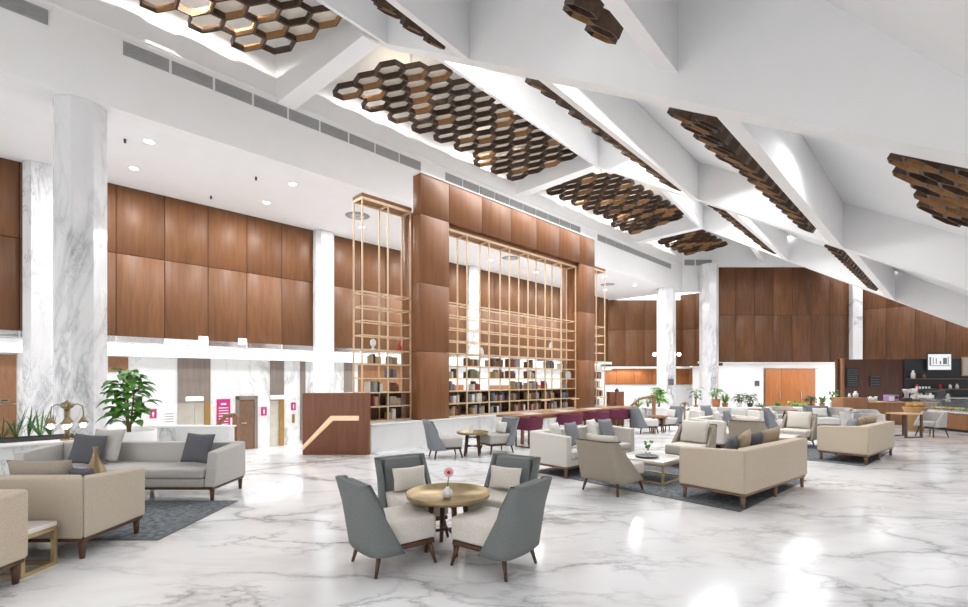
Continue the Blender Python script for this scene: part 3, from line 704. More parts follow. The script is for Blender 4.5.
inset(490, 540, 385, 425, 'wood_mid', 'brown veneer panel seen through the middle of the wide bookcase')
# hanging exit signs below the veneer wall
for px, py, lab in ((203.5, 339.5, 'small hanging white sign under the veneer wall above the lifts'), (242.5, 341.5, 'second small hanging white sign under the veneer wall')):
    s, Y = SQ(px, QW - 0.15); z = ZP(py, Y)
    t = thing('hanging_sign', lab, 'sign', W(s, QW - 0.15, z), math.radians(45), None)
    B().box(-0.14, 0.14, -0.04, 0.04, -0.11, 0.11, 0.01).build('sign_box', 'signglow', t); B().tube((0, 0.04, 0.04), (0, 0.15, 0.04), 0.012).build('bracket', 'steel', t)
# cove strips
for k, (a, c) in enumerate(((-6, -0.4), (0.2, 2.6), (2.9, 6.2), (6.6, 9.0), (9.8, 14), (14.5, 19), (19.5, 25), (25.5, 32))):
    b = B(); b.box(-(c - a) / 2, (c - a) / 2, -0.035, 0.035, -0.03, 0); mesh_at(b, 'cove_light', 'strip', W((a + c) / 2, QB - 0.55, 2.899), math.radians(45), f'bright strip light under the veneer wall, {ORD[k]} from the left', 'ceiling light', 'cove strip lights of the lift lobby')
for s in (-3, 3, 9, 15, 21, 27):
    l = light('AREA', 'cove_glow', W(s, QB - 0.75, 2.86), 24, (1, 1, 1), shape='RECTANGLE', size=5.5, size_y=0.12); l.rotation_euler = (0, 0, math.radians(45))
for x in (11, 19, 23.5, 28):
    light('AREA', 'recess_lamp', (x, 37.2 if x < 16 else 35.0, 2.58 if x < 16 else 2.94), 40, (1, 0.99, 0.97), shape='RECTANGLE', size=3.5, size_y=0.6)
# ================================================================== FURNITURE
def cushion_mesh(w, h, t, n=14, pinch=0.0):
    """soft pillow: width x, height z, thickness y, base edge at z=0"""
    b = B(); vs = {}
    for side in (1, -1):
        for i in range(n + 1):
            for j in range(n + 1):
                u = -1 + 2 * i / n; v = -1 + 2 * j / n
                edge = i in (0, n) or j in (0, n)
                if edge and side == -1: vs[(side, i, j)] = vs[(1, i, j)]; continue
                k = (max(0.0, (1 - u * u)) * max(0.0, (1 - v * v))) ** 0.42
                inx = 1 - 0.07 * (1 - abs(v)) * 1.0 * (abs(u) ** 3) ; inz = 1 - 0.07 * (1 - abs(u)) * (abs(v) ** 3)
                vs[(side, i, j)] = b.bm.verts.new((u * w / 2 * inx, side * t / 2 * k, h / 2 + v * h / 2 * inz))
        for i in range(n):
            for j in range(n):
                q = [vs[(side, i, j)], vs[(side, i + 1, j)], vs[(side, i + 1, j + 1)], vs[(side, i, j + 1)]]
                f = b.bm.faces.new(q if side == -1 else q[::-1]); f.smooth = True
    return b
def pillow(label, loc, w, h, t, rz, lean, mat, group='loose pillows', cat='pillow', roll=0.0):
    """lean>0 tips the top backwards (local -y is the front)"""
    b = cushion_mesh(w, h, t); o = b.build('pillow', mat)
    o.matrix_world = Matrix.Translation(loc) @ Matrix.Rotation(rz, 4, 'Z') @ Matrix.Rotation(-lean, 4, 'X') @ Matrix.Rotation(roll, 4, 'Y')
    tag(o, label, cat, group); return o

# ---- lounge chair, front along +x
def shell(wb, dz0, dz1, hw0, hw1, xb0, xb1, reach0, reach1, th, mat, root, name='backrest', power=1.0, rad=0.14, nv=9):
    """wrap-round back: from z=dz0 to dz1, half width hw, rear x xb, wings reaching forward by reach"""
    b = B(); rows = []
    for side in (0, 1):
        for j in range(nv + 1):
            v = j / nv; z = dz0 + (dz1 - dz0) * v
            hw = hw0 + (hw1 - hw0) * v - side * th; xb = xb0 + (xb1 - xb0) * v + side * th
            re = reach0 + (reach1 - reach0) * (v ** power) - side * th * (0.0)
            xf = xb + max(re, rad * 0.4) - side * th
            r = min(rad, hw * 0.9, max(re, 0.03) * 0.95)
            pts = [(xf, hw), (xf * 0.5 + (xb + r) * 0.5, hw), (xb + r, hw)]
            pts += [(xb + r - r * math.sin(a), hw - r + r * math.cos(a)) for a in (math.pi / 8, math.pi / 4, 3 * math.pi / 8, math.pi / 2)]
            pts += [(xb - 0.012, 0.5 * (hw - r)), (xb - 0.016, 0)]
            pts = pts + [(x, -y) for x, y in pts[-2::-1]]
            rows.append([b.bm.verts.new((x, y, z)) for x, y in pts])
    n = len(rows[0]); m = nv + 1
    def face(q):
        try: f = b.bm.faces.new(q); f.smooth = True
        except ValueError: pass
    for side in (0, 1):
        for j in range(nv):
            A, D = rows[side * m + j], rows[side * m + j + 1]
            for i in range(n - 1):
                q = [A[i], A[i + 1], D[i + 1], D[i]]; face(q if side else q[::-1])
    for j in (0, nv):
        A, D = rows[j], rows[m + j]
        for i in range(n - 1): face([A[i], A[i + 1], D[i + 1], D[i]])
    for i in (0, n - 1):
        for j in range(nv): face([rows[j][i], rows[j + 1][i], rows[m + j + 1][i], rows[m + j][i]])
    return b.build(name, mat, root)
def leg(root, x0, y0, x1, y1, z, r0, r1, mat, name='leg'):
    return B().tube((x1, y1, 0), (x0, y0, z), r1, r0, 10).build(name, mat, root)
def lounge_chair(label, loc, rz, group, shellm, seatm, legm='wood_leg', name='lounge_chair', W_=0.66, D=0.66, H_=0.82, pil=None, seat_top=0.45):
    t = thing(name, label, 'chair', (loc[0], loc[1], 0.0), rz, group); hw = W_ / 2; hd = D / 2
    shell(W_, 0.185, H_, hw, hw - 0.01, -hd - 0.02, -hd - 0.13, D * 0.46, 0.06, 0.055, shellm, t, power=1.0)
    b = B(); xb = -hd - 0.02; b.hexa([(xb + 0.05, -hw + 0.07, seat_top - 0.02), (xb + 0.12, -hw + 0.07, seat_top - 0.02), (xb + 0.12, hw - 0.07, seat_top - 0.02), (xb + 0.05, hw - 0.07, seat_top - 0.02)], [(xb - 0.05, -hw + 0.11, H_ - 0.012), (xb + 0.03, -hw + 0.11, H_ - 0.012), (xb + 0.03, hw - 0.11, H_ - 0.012), (xb - 0.05, hw - 0.11, H_ - 0.012)]); b._bevel(list(b.bm.verts), 0.015, 2); b.build('back_pad', shellm, t)
    b = B(); b.box(-hd + 0.045, hd, -hw + 0.062, hw - 0.062, 0.235, seat_top, 0.035, seg=3); b.build('seat', seatm, t)
    b = B(); b.box(-hd + 0.05, hd - 0.02, -hw + 0.07, hw - 0.07, 0.19, 0.232, 0.008); b.build('seat_frame', legm, t)
    for sx, sy in ((1, 1), (1, -1), (-1, 1), (-1, -1)):
        x0 = (hd - 0.06) * sx + (0.02 if sx < 0 else 0); y0 = (hw - 0.11) * sy
        leg(t, x0, y0, x0 + 0.05 * sx, y0 + 0.035 * sy, 0.20, 0.024, 0.014, legm)
    return t
def chair_pillow(label, loc, rz, D, mat, w=0.40, h=0.26, off=0.10, seat_top=0.45, group='pillows on the grey chairs'):
    x = -D / 2 + 0.13 + off; c, s = math.cos(rz), math.sin(rz)
    return pillow(label, (loc[0] + c * x, loc[1] + s * x, seat_top + 0.012), w, h, 0.13, rz + math.pi / 2, 0.22, mat, group)

FG = 'four grey lounge chairs around the round brass table'
tx, ty = -0.36, 4.74
c1 = lounge_chair('grey lounge chair at front left of the round brass table, its back towards us', (-0.85, 4.40), math.radians(38), FG, 'grey_fab', 'cream', W_=0.65, D=0.64, H_=0.81)
c2 = lounge_chair('grey lounge chair at front right of the round brass table, its back towards us', (0.10, 4.34), math.radians(144), FG, 'grey_fab', 'cream', W_=0.65, D=0.64, H_=0.81)
c3 = lounge_chair('grey lounge chair with a cream pillow, behind the brass table on the left', (-0.77, 5.22), math.radians(-56), FG, 'grey_fab', 'cream', W_=0.65, D=0.64, H_=0.81)
c4 = lounge_chair('grey lounge chair with a cream pillow, behind the brass table on the right', (0.17, 5.22), math.radians(-122), FG, 'grey_fab', 'cream', W_=0.65, D=0.64, H_=0.81)
chair_pillow('cream lumbar pillow on the left chair behind the brass table', (-0.77, 5.22), math.radians(-56), 0.66, 'cream', group='pillows on the grey chairs')
chair_pillow('cream lumbar pillow on the right chair behind the brass table', (0.17, 5.22), math.radians(-122), 0.66, 'cream', group='pillows on the grey chairs')

def round_table(label, loc, r, h, top, legm, rz=0.0, n=4, lip=0.03):
    t = thing('round_table', label, 'table', (loc[0], loc[1], 0), rz)
    b = B(); b.lathe([(0.001, h - 0.024), (r - 0.03, h - 0.024), (r - 0.004, h - 0.008), (r + 0.006, h + lip), (r - 0.010, h + lip), (r - 0.02, h - 0.012), (0.001, h - 0.012)], 48); b.build('tray_top', top, t)
    for k in range(n):
        a = 2 * math.pi * k / n + 0.4; x, y = 0.17 * math.cos(a), 0.17 * math.sin(a)
        B().tube((x * 1.35, y * 1.35, 0), (x, y, h - 0.024), 0.02, 0.028, 10).build('leg', legm, t)
    for z in (0.2, h - 0.1):
        b = B(); [b.tube((0.2 * math.cos(2 * math.pi * k / n + 0.4), 0.2 * math.sin(2 * math.pi * k / n + 0.4), z), (-0.2 * math.cos(2 * math.pi * k / n + 0.4), -0.2 * math.sin(2 * math.pi * k / n + 0.4), z), 0.014, n=8) for k in range(n // 2)]
        b.build('stretcher', legm, t)
    return t
round_table('round brass tray table with wooden legs in the middle of the four grey chairs', (tx, ty), 0.42, 0.545, 'tray_brass', 'wood_leg')
def flower_vase(label, loc, body, R=0.045, flower='gerbera'):
    t = thing('flower_vase', label, 'vase', loc)
    b = B(); b.lathe([(0.001, 0), (R * 0.7, 0), (R, R * 0.7), (R * 0.85, R * 1.4), (R * 0.35, R * 1.8), (R * 0.3, R * 2.1), (R * 0.2, R * 2.1)], 20); b.build('vase_body', body, t)
    if flower == 'gerbera':
        b = B(); b.tube((0, 0, R * 1.9), (0.012, 0, 0.235), 0.006, 0.004, 8); b.build('flower_stem', 'leaf', t)
        b = B()
        for k in range(14):
            a = 2 * math.pi * k / 14; d = Vector((math.cos(a), 0.25 * math.sin(a), math.sin(a) * 0.95)); o = Vector((0.012, -0.01, 0.25)); p = Vector((-d.z, 0, d.x))
            b.quad([o + d * 0.012 - p * 0.006, o + d * 0.04 - p * 0.011 , o + d * 0.052, o + d * 0.04 + p * 0.011, o + d * 0.012 + p * 0.006], 0)
        b.ball((0.012, -0.014, 0.25), 0.018, 12, 1); b.build('flower', ['petal', 'petalred'], t)
    else:
        b = B(); r = random.Random(5)
        for k in range(9):
            a = r.uniform(0, 6.28); q = r.uniform(0.02, 0.09); z = R * 2 + r.uniform(0.06, 0.16)
            b.path([(0, 0, R * 1.9), (q * 0.5 * math.cos(a), q * 0.5 * math.sin(a), z * 0.7), (q * math.cos(a), q * math.sin(a), z)], 0.004, 5)
            b.ball((q * math.cos(a), q * math.sin(a), z), 0.022, 8)
        b.build('flower_stem', 'leaf', t)
    return t
flower_vase('small round white vase with a pink gerbera on the brass tray table', (-0.36, 4.66, 0.539), 'pot_white', 0.052)

# ---- sofa, front along +y, centre on the floor
def sofa(label, loc, rz, w, d, mat, legm='wood_leg2', group='sofas of the lobby', h=0.78, arm_front=0.725, seatmat=None, nl=3, slope=0.0):
    t = thing('sofa', label, 'sofa', (loc[0], loc[1], 0), rz, group); x = w / 2; y0, y1 = -d / 2, d / 2; at, bt = 0.15, 0.17
    B().box(-x + at + 0.004, x - at - 0.004, y0 + bt + 0.004, y1 - 0.01, 0.20, 0.315, 0.012).build('seat_base', mat, t)
    g = 0.0015
    def bev(b4, t4, nm):
        b = B(); b.hexa(b4, t4); b._bevel(list(b.bm.verts), 0.022, 3); b.build(nm, mat, t)
    bp = [(-x + g, y0, 0), (x - g, y0, 0), (x - at - g, y0 + bt, 0), (-x + at + g, y0 + bt, 0)]
    bev([(a, c, 0.2) for a, c, _ in bp], [(a, c, h) for a, c, _ in bp], 'backrest')
    for sgn in (-1, 1):
        ap = [(sgn * x, y0 + g), (sgn * x, y1), (sgn * (x - at), y1), (sgn * (x - at), y0 + bt + g)]; az = [h, arm_front, arm_front, h - (h - arm_front) * bt / d]
        bev([(a, c, 0.2) for a, c in ap], [(a, c - (slope if c == y1 else 0), z) for (a, c), z in zip(ap, az)], 'armrest')
    sm = seatmat or mat
    B().box(-x + at + 0.006, x - at - 0.006, y0 + bt + 0.01, y1 + 0.01, 0.318, 0.455, 0.035, seg=3).build('seat_cushion', sm, t)
    b = B(); b.box(-x + 0.02, x - 0.02, y0 + 0.02, y1 - 0.02, 0.165, 0.198, 0.004); b.build('rail', legm, t)
    for i in range(nl):
        lx = -x + 0.06 + (w - 0.12) * i / (nl - 1)
        for ly in (y0 + 0.06, y1 - 0.06):
            B().tube((lx, ly, 0), (lx, ly, 0.165), 0.022, 0.034, 10).build('leg', legm, t)
    return t
def at(loc, rz, lx, ly, z): return (loc[0] + lx * math.cos(rz) - ly * math.sin(rz), loc[1] + lx * math.sin(rz) + ly * math.cos(rz), z)
def sofa_pillow(label, loc, rz, lx, ly, mat, w=0.48, h=0.46, t=0.15, turn=0.0, lean=0.28, z=0.457, roll=0.0):
    p = at(loc, rz, lx, ly, z + 0.02)
    return pillow(label, p, w, h, t, rz + math.pi + turn, lean, mat, 'pillows on the sofas', roll=roll)

# left group
sofa('beige sofa seen from behind at the left, with a tan pillow over its back', (-4.74, 4.84), 0.0, 1.94, 0.82, 'beige', 'wood_leg')
sofa_pillow('tan pillow showing above the back of the beige sofa at the left', (-4.74, 4.84), 0.0, 0.28, 0.0, 'taupe', 0.66, 0.44, 0.2)
sofa_pillow('dark grey pillow at the right end of the beige sofa at the left', (-4.74, 4.84), 0.0, 0.70, -0.02, 'dkgrey', 0.34, 0.36, 0.12, -0.2)
sofa('beige armchair sofa cut by the lower left edge of the picture', (-4.62, 3.56), math.pi, 1.54, 0.86, 'beige2', 'wood_leg')
LC = (-5.20, 7.0)
sofa('long light grey sofa at the left facing us, with dark pillows', LC, math.pi, 2.88, 0.88, 'ltgrey', 'wood_leg', nl=3, h=0.74, arm_front=0.68, slope=0.10)
for lx, lab, mat, tn, ww in ((-0.92, 'charcoal pillow leaning on the right arm of the long grey sofa', 'dkgrey', -0.3, 0.54), (0.62, 'charcoal pillow left of the middle of the long grey sofa', 'dkgrey', 0.25, 0.42),
                         (0.50, 'light grey pillow behind the charcoal one on the long grey sofa', 'ltgrey', -0.1, 0.5)):
    sofa_pillow(lab, LC, math.pi, lx, 0.17 if lx == 0.62 else (0.05 if lx < 0 else -0.03), mat, ww, 0.44 if lx != 0.5 else 0.5, 0.13, tn, 0.3, roll=0.12 if lx == 0.62 else 0.0)
def rug(label, cx, cy, w, d, rz):
    t = thing('rug', label, 'rug', (cx, cy, 0.001), rz, None)
    B().box(-w / 2 + 0.04, w / 2 - 0.04, -d / 2 + 0.04, d / 2 - 0.04, 0, 0.010).build('pile', 'rug', t)
    b = B(); b.box(-w / 2, w / 2, -d / 2, -d / 2 + 0.04, 0, 0.009); b.box(-w / 2, w / 2, d / 2 - 0.04, d / 2, 0, 0.009); b.box(-w / 2, -w / 2 + 0.04, -d / 2 + 0.04, d / 2 - 0.04, 0, 0.009); b.box(w / 2 - 0.04, w / 2, -d / 2 + 0.04, d / 2 - 0.04, 0, 0.009)
    b.build('binding', 'rug_edge', t); return t
rug('dark slate rug under the left sofa group', -5.15, 5.8, 3.4, 1.62, 0)
def box_table(label, cx, cy, w, d, h, rz, name='coffee_table'):
    t = thing(name, label, 'table', (cx, cy, 0.0), rz)
    B().box(-w / 2, w / 2, -d / 2, d / 2, h - 0.045, h, 0.006).build('table_top', 'floor_top', t)
    r = 0.017; b = B()
    for z in (r, h - 0.045 - r - 0.001):
        for y in (-d / 2 + r, d / 2 - r): b.box(-w / 2, w / 2, y - r, y + r, z - r, z + r)
        for x in (-w / 2 + r, w / 2 - r): b.box(x - r, x + r, -d / 2 + 2 * r, d / 2 - 2 * r, z - r, z + r)
    b.build('frame', 'gold', t)
    for sx in (-1, 1):
        for sy in (-1, 1): B().box(sx * (w / 2 - r) - r, sx * (w / 2 - r) + r, sy * (d / 2 - r) - r, sy * (d / 2 - r) + r, 2 * r, h - 0.045 - 2 * r - 0.001).build('leg', 'gold', t)
    return t
MT['floor_top'] = marble('white table marble', (0.80, 0.77, 0.72), (0.5, 0.47, 0.42), 0.2, 1.5)
box_table('low gold framed marble table between the two beige sofas at the left', -4.47, 4.19, 1.04, 0.34, 0.40, 0)
box_table('gold framed coffee table behind the left beige sofa, carrying the bronze vase', -4.95, 5.86, 0.8, 0.6, 0.42, 0)
b = B(); b.lathe([(0.001, 0), (0.14, 0.0), (0.15, 0.04), (0.13, 0.11), (0.08, 0.21), (0.035, 0.31), (0.02, 0.41), (0.028, 0.45), (0.016, 0.45)], 24)
mesh_at(b, 'vase', 'bronze', (-4.72, 5.72, 0.438), 0, 'bronze teardrop vase with a slim neck behind the beige sofa', 'vase')
b = B(); b.lathe([(0.001, 0.0), (0.2, 0.0), (0.24, 0.022), (0.235, 0.026), (0.195, 0.012), (0.001, 0.012)], 32); mesh_at(b, 'tray', 'bronze', (-4.68, 5.76, 0.423), 0, 'low bronze tray under the teardrop vase', 'tray')

# middle group
A1 = math.radians(38); A2 = math.radians(42)
E_ = (3.99, 7.17)
sofa('beige sofa seen from behind in the right centre, nearest the camera, with gold pillows', E_, A1, 2.22, 0.92, 'beige2', 'wood_leg2')
for lx, ly, lab, mat, tn in ((-0.60, 0.02, 'charcoal pillow at the left end of the near beige sofa', 'dkgrey', 0.3), (-0.22, 0.02, 'tan pillow left of centre on the near beige sofa', 'tan', 0.25),
                         (0.24, 0.06, 'charcoal pillow on the right half of the near beige sofa', 'dkgrey', -0.1), (0.68, 0.0, 'tan pillow at the right end of the near beige sofa', 'tan', -0.12)):
    sofa_pillow(lab, E_, A1, lx, ly, mat, 0.52 if mat == 'tan' else 0.44, 0.48 if mat == 'tan' else 0.42, 0.17, tn, 0.25, roll=0.10 if mat == 'tan' else 0.05)
H_ = (1.94, 9.09)
sofa('ivory sofa left of the middle coffee table, facing the near beige sofa', H_, A2 + math.pi, 2.2, 0.86, 'ivory', 'wood_leg2', h=0.76)
for lx, lab, mat, tn in ((0.72, 'white pillow at the near end of the ivory sofa', 'white_fab', 0.3), (0.42, 'grey pillow near the near end of the ivory sofa', 'grey_fab2', 0.1), (-0.42, 'white pillow at the far half of the ivory sofa', 'white_fab', 0.2), (-0.68, 'grey pillow at the far end of the ivory sofa', 'grey_fab2', -0.1)):
    sofa_pillow(lab, H_, A2 + math.pi, lx, 0.10 if mat == 'grey_fab2' else -0.03, mat, 0.40, 0.45, 0.13, tn, 0.28)
def armchair(label, loc, rz, group, shellm, seatm, legm='wood_leg2', pil=True):
    t = thing('armchair', label, 'chair', (loc[0], loc[1], 0), rz, group); W_, D = 0.78, 0.74; hw, hd = W_ / 2, D / 2
    shell(W_, 0.19, 0.80, hw, hw - 0.03, -hd + 0.02, -hd - 0.16, D * 0.80, 0.14, 0.06, shellm, t, power=0.9, rad=0.10)
    b = B(); b.box(-hd + 0.095, hd + 0.02, -hw + 0.068, hw - 0.068, 0.25, 0.44, 0.04, seg=3); b.build('seat_cushion', seatm, t)
    o = cushion_mesh(0.56, 0.46, 0.16).build('back_cushion', seatm, t); o.matrix_local = Matrix.Translation((-hd + 0.20, 0, 0.445)) @ Matrix.Rotation(math.pi / 2, 4, 'Z') @ Matrix.Rotation(-0.30, 4, 'X')
    b = B(); b.box(-hd + 0.10, hd - 0.02, -hw + 0.07, hw - 0.07, 0.19, 0.245, 0.008); b.build('seat_frame', legm, t)
    b = B(); yb = hw - 0.03 
    b.path([(-hd + 0.01, hw - 0.02, 0.806), (-hd - 0.10, hw - 0.05, 0.806), (-hd - 0.155, hw - 0.13, 0.806), (-hd - 0.168, 0, 0.806), (-hd - 0.155, -hw + 0.13, 0.806), (-hd - 0.10, -hw + 0.05, 0.806), (-hd + 0.01, -hw + 0.02, 0.806)], 0.012, 8); b.build('piping', legm, t)
    for sx, sy in ((1, 1), (1, -1), (-1, 1), (-1, -1)):
        x0 = (hd - 0.08) * sx; y0 = (hw - 0.12) * sy
        leg(t, x0, y0, x0 + 0.05 * sx, y0 + 0.04 * sy, 0.20, 0.026, 0.015, legm)
    return t
AG = 'wrap backed armchairs of the two seating groups'
armchair('taupe armchair with its back to us beside the ivory sofa', (1.99, 7.28), math.radians(41), AG, 'taupe', 'cream', 'wood_leg')
armchair('tan framed armchair with a cream back cushion facing us behind the near beige sofa', (4.06, 9.32), math.radians(-138), AG, 'taupe', 'cream', 'wood_leg')
rug('slate blue rug under the middle seating group', 3.18, 8.36, 2.9, 3.6, math.radians(41.5))
box_table('square marble coffee table with gold frame in the middle group', 2.87, 8.18, 0.92, 0.92, 0.38, math.radians(45))
b = B(); b.lathe([(0.001, 0.0), (0.17, 0.0), (0.2, 0.03), (0.192, 0.034), (0.165, 0.012), (0.001, 0.012)], 32); mesh_at(b, 'tray', 'pot_dark', (2.78, 8.05, 0.381), 0, 'dark round tray on the middle marble coffee table', 'tray')
flower_vase('small glass vase with green sprigs on the dark tray', (2.80, 8.05, 0.394), 'glass', 0.05, 'sprig')

# far right group
F_ = (8.17, 10.32)
sofa('beige sofa seen from behind at the right, in front of the cafe', F_, A1, 2.05, 0.88, 'beige2', 'wood_leg2')
for lx, lab, mat, tn in ((-0.62, 'grey pillow at the left end of the right beige sofa', 'grey_fab2', 0.5), (-0.08, 'tan pillow in the middle of the right beige sofa', 'tan', 0.2), (0.52, 'tan pillow at the right end of the right beige sofa', 'tan', -0.4)):
    sofa_pillow(lab, F_, A1, lx, 0.0, mat, 0.5, 0.44, 0.16, tn, 0.25)
H2 = (6.12, 12.02)
sofa('ivory sofa of the farther seating group, behind the tan framed armchair', H2, A2 + math.pi, 2.2, 0.86, 'ivory', 'wood_leg2', h=0.76)
for lx, lab, mat in ((0.1, 'white pillow on the farther ivory sofa', 'white_fab'), (-0.22, 'grey pillow on the farther ivory sofa', 'grey_fab2')):
    sofa_pillow(lab, H2, A2 + math.pi, lx * 2, 0.0, mat, 0.44, 0.45, 0.14, 0.1, 0.28)
armchair('taupe armchair with its back to us in the farther seating group', (6.05, 10.60), math.radians(41), AG, 'taupe', 'cream', 'wood_leg')
armchair('tan framed armchair facing us between the two beige sofas', (8.02, 12.10), math.radians(-138), AG, 'taupe', 'cream', 'wood_leg')
rug('slate blue rug under the farther seating group', 7.40, 11.52, 2.9, 3.5, math.radians(41.5))
box_table('marble coffee table with gold frame in the farther seating group', 7.0, 11.35, 0.9, 0.9, 0.38, math.radians(45))
R_ = (8.0, 15.6)
sofa('cream sofa by the far parapet with grey pillows', (7.78, 15.2), math.radians(180), 2.0, 0.85, 'white_fab', 'wood_leg2', h=0.72)
sofa_pillow('dark grey pillow at the left end of the cream sofa by the far parapet', (7.78, 15.2), math.pi, 0.55, 0.02, 'grey_fab2', 0.46, 0.42, 0.15, 0.4, 0.3)
sofa_pillow('light grey pillow on the cream sofa by the far parapet', (7.78, 15.2), math.pi, 0.0, 0.02, 'ltgrey', 0.46, 0.36, 0.15, 0, 0.3)

# pairs of grey chairs
NG = 'grey lounge chairs beyond the middle'
lounge_chair('grey lounge chair with its back to us before the marble plinth', (-0.86, 10.42), math.radians(20), NG, 'grey_fab2', 'ltgrey')
lounge_chair('grey lounge chair with a white pillow facing left before the marble plinth', (0.30, 11.05), math.radians(-150), NG, 'grey_fab2', 'ltgrey')
chair_pillow('white pillow on the grey chair before the marble plinth', (0.30, 11.05), math.radians(-150), 0.66, 'white_fab')
round_table('small round wooden table between the grey chairs before the plinth', (-0.26, 10.72), 0.36, 0.5, 'tray_brass', 'wood_leg', 0.3)
t = thing('menu_card', 'small folded menu card on the round table before the plinth', 'card', (-0.30, 10.72, 0.4885))
b = B(); b.hexa([(-0.05, -0.05, 0), (0.05, -0.05, 0), (0.05, -0.045, 0), (-0.05, -0.045, 0)], [(-0.05, -0.003, 0.17), (0.05, -0.003, 0.17), (0.05, 0.002, 0.17), (-0.05, 0.002, 0.17)]); b.build('front_leaf', 'paper', t)
b = B(); b.hexa([(-0.05, 0.045, 0), (0.05, 0.045, 0), (0.05, 0.05, 0), (-0.05, 0.05, 0)], [(-0.05, 0.003, 0.17), (0.05, 0.003, 0.17), (0.05, 0.008, 0.17), (-0.05, 0.008, 0.17)]); b.build('rear_leaf', 'paper', t)
lounge_chair('grey lounge chair with its back to us behind the ivory sofa', (5.16, 15.1), math.radians(10), NG, 'grey_fab2', 'white_fab')
lounge_chair('grey lounge chair facing left near the far handrail', (6.14, 15.75), math.radians(-160), NG, 'grey_fab2', 'white_fab')
chair_pillow('white pillow on the grey chair near the far handrail', (6.14, 15.75), math.radians(-160), 0.66, 'white_fab')
round_table('small round wooden table between the grey chairs near the far handrail', (5.68, 15.42), 0.32, 0.5, 'wood_mid', 'wood_leg', 0.2)
lounge_chair('dark grey chair with a white pillow left of the farther tan framed armchair', (9.35, 14.9), math.radians(-20), NG, 'grey_fab2', 'white_fab')
chair_pillow('white pillow on the dark grey chair left of the far right group', (9.35, 14.9), math.radians(-20), 0.66, 'white_fab')
lounge_chair('dark grey chair facing us by the far parapet, with a pale pillow', (11.35, 15.8), math.radians(-95), NG, 'grey_fab2', 'white_fab', W_=0.86)
chair_pillow('pale pillow on the dark grey chair by the far parapet', (11.35, 15.8), math.radians(-95), 0.66, 'white_fab', 0.48, 0.3)
# tub chairs
def tub_chair(label, loc, rz, group, mat, legm='wood_leg', name='tub_chair', W_=0.74, D=0.66, H_=0.74, seatm=None, z0=0.30, leglen=0.30):
    t = thing(name, label, 'chair', (loc[0], loc[1], 0), rz, group); hw, hd = W_ / 2, D / 2
    shell(W_, z0, H_, hw, hw - 0.0, -hd, -hd - 0.05, D * 0.95, D * 0.5, 0.05, mat, t, power=1.4, rad=0.26)
    B().box(-hd + 0.06, hd - 0.02, -hw + 0.06, hw - 0.06, z0 + 0.01, 0.46, 0.035, seg=3).build('seat', seatm or mat, t)
    for sx, sy in ((1, 1), (1, -1), (-1, 1), (-1, -1)):
        leg(t, (hd - 0.10) * sx, (hw - 0.12) * sy, (hd - 0.03) * sx, (hw - 0.06) * sy, z0, 0.022, 0.014, legm)
    return t
TG = 'pale tub chairs before the cafe'
for lab, loc, a in (('pale grey tub chair by the far parapet, left of the dark grey chair', (10.75, 17.0), -100), ('pale grey tub chair right of the dark grey chair by the parapet', (12.25, 16.3), -160),
                    ('pale grey tub chair with a grey pillow behind the right beige sofa', (11.15, 14.1), -60), ('pale grey tub chair at the right behind the right beige sofa', (10.85, 13.3), -130)):
    tub_chair(lab, loc, math.radians(a), TG, 'ltgrey')
pillow('grey pillow on the pale tub chair behind the right beige sofa', (11.18, 14.02, 0.475), 0.4, 0.3, 0.12, math.radians(30), 0.3, 'grey_fab2', 'pillows on the tub chairs')
tub_chair('pale grey tub chair with wooden legs at the wooden cafe table', (13.45, 14.15), math.radians(-170), TG, 'ltgrey', 'wood_leg', seatm='ltgrey', W_=0.62, D=0.60)
tub_chair('pale chair behind the wooden cafe table', (12.35, 15.1), math.radians(-80), TG, 'ltgrey', 'wood_leg')
t = thing('cafe_table', 'square wooden cafe table beside the pale tub chair', 'table', (12.55, 14.05, 0), math.radians(10))
B().box(-0.32, 0.32, -0.3, 0.3, 0.68, 0.715, 0.006).build('table_top', 'wood_oak', t)
for sx in (-1, 1):
    for sy in (-1, 1): B().box(sx * 0.27 - 0.025, sx * 0.27 + 0.025, sy * 0.25 - 0.025, sy * 0.25 + 0.025, 0.04, 0.679).build('leg', 'wood_leg', t)
b = B(); b.box(-0.3, 0.3, -0.275, -0.225, 0, 0.04); b.box(-0.3, 0.3, 0.225, 0.275, 0, 0.04); b.build('foot_rail', 'wood_leg', t)
for lab, loc in (('small wooden table left of the dark grey chair before the parapet', (9.6, 16.5)), ('small wooden table in front of the pale tub chairs by the parapet', (10.35, 16.05))):
    t = thing('side_table', lab, 'table', (loc[0], loc[1], 0), 0.3)
    b = B(); b.lathe([(0.001, 0.66), (0.3, 0.66), (0.305, 0.675), (0.3, 0.69), (0.001, 0.69)], 28); b.build('table_top', 'wood_mid', t)
    for k in range(3): a = k * 2.094; B().tube((0.26 * math.cos(a), 0.26 * math.sin(a), 0), (0.08 * math.cos(a), 0.08 * math.sin(a), 0.66), 0.016, 0.024, 8).build('leg', 'wood_leg', t)

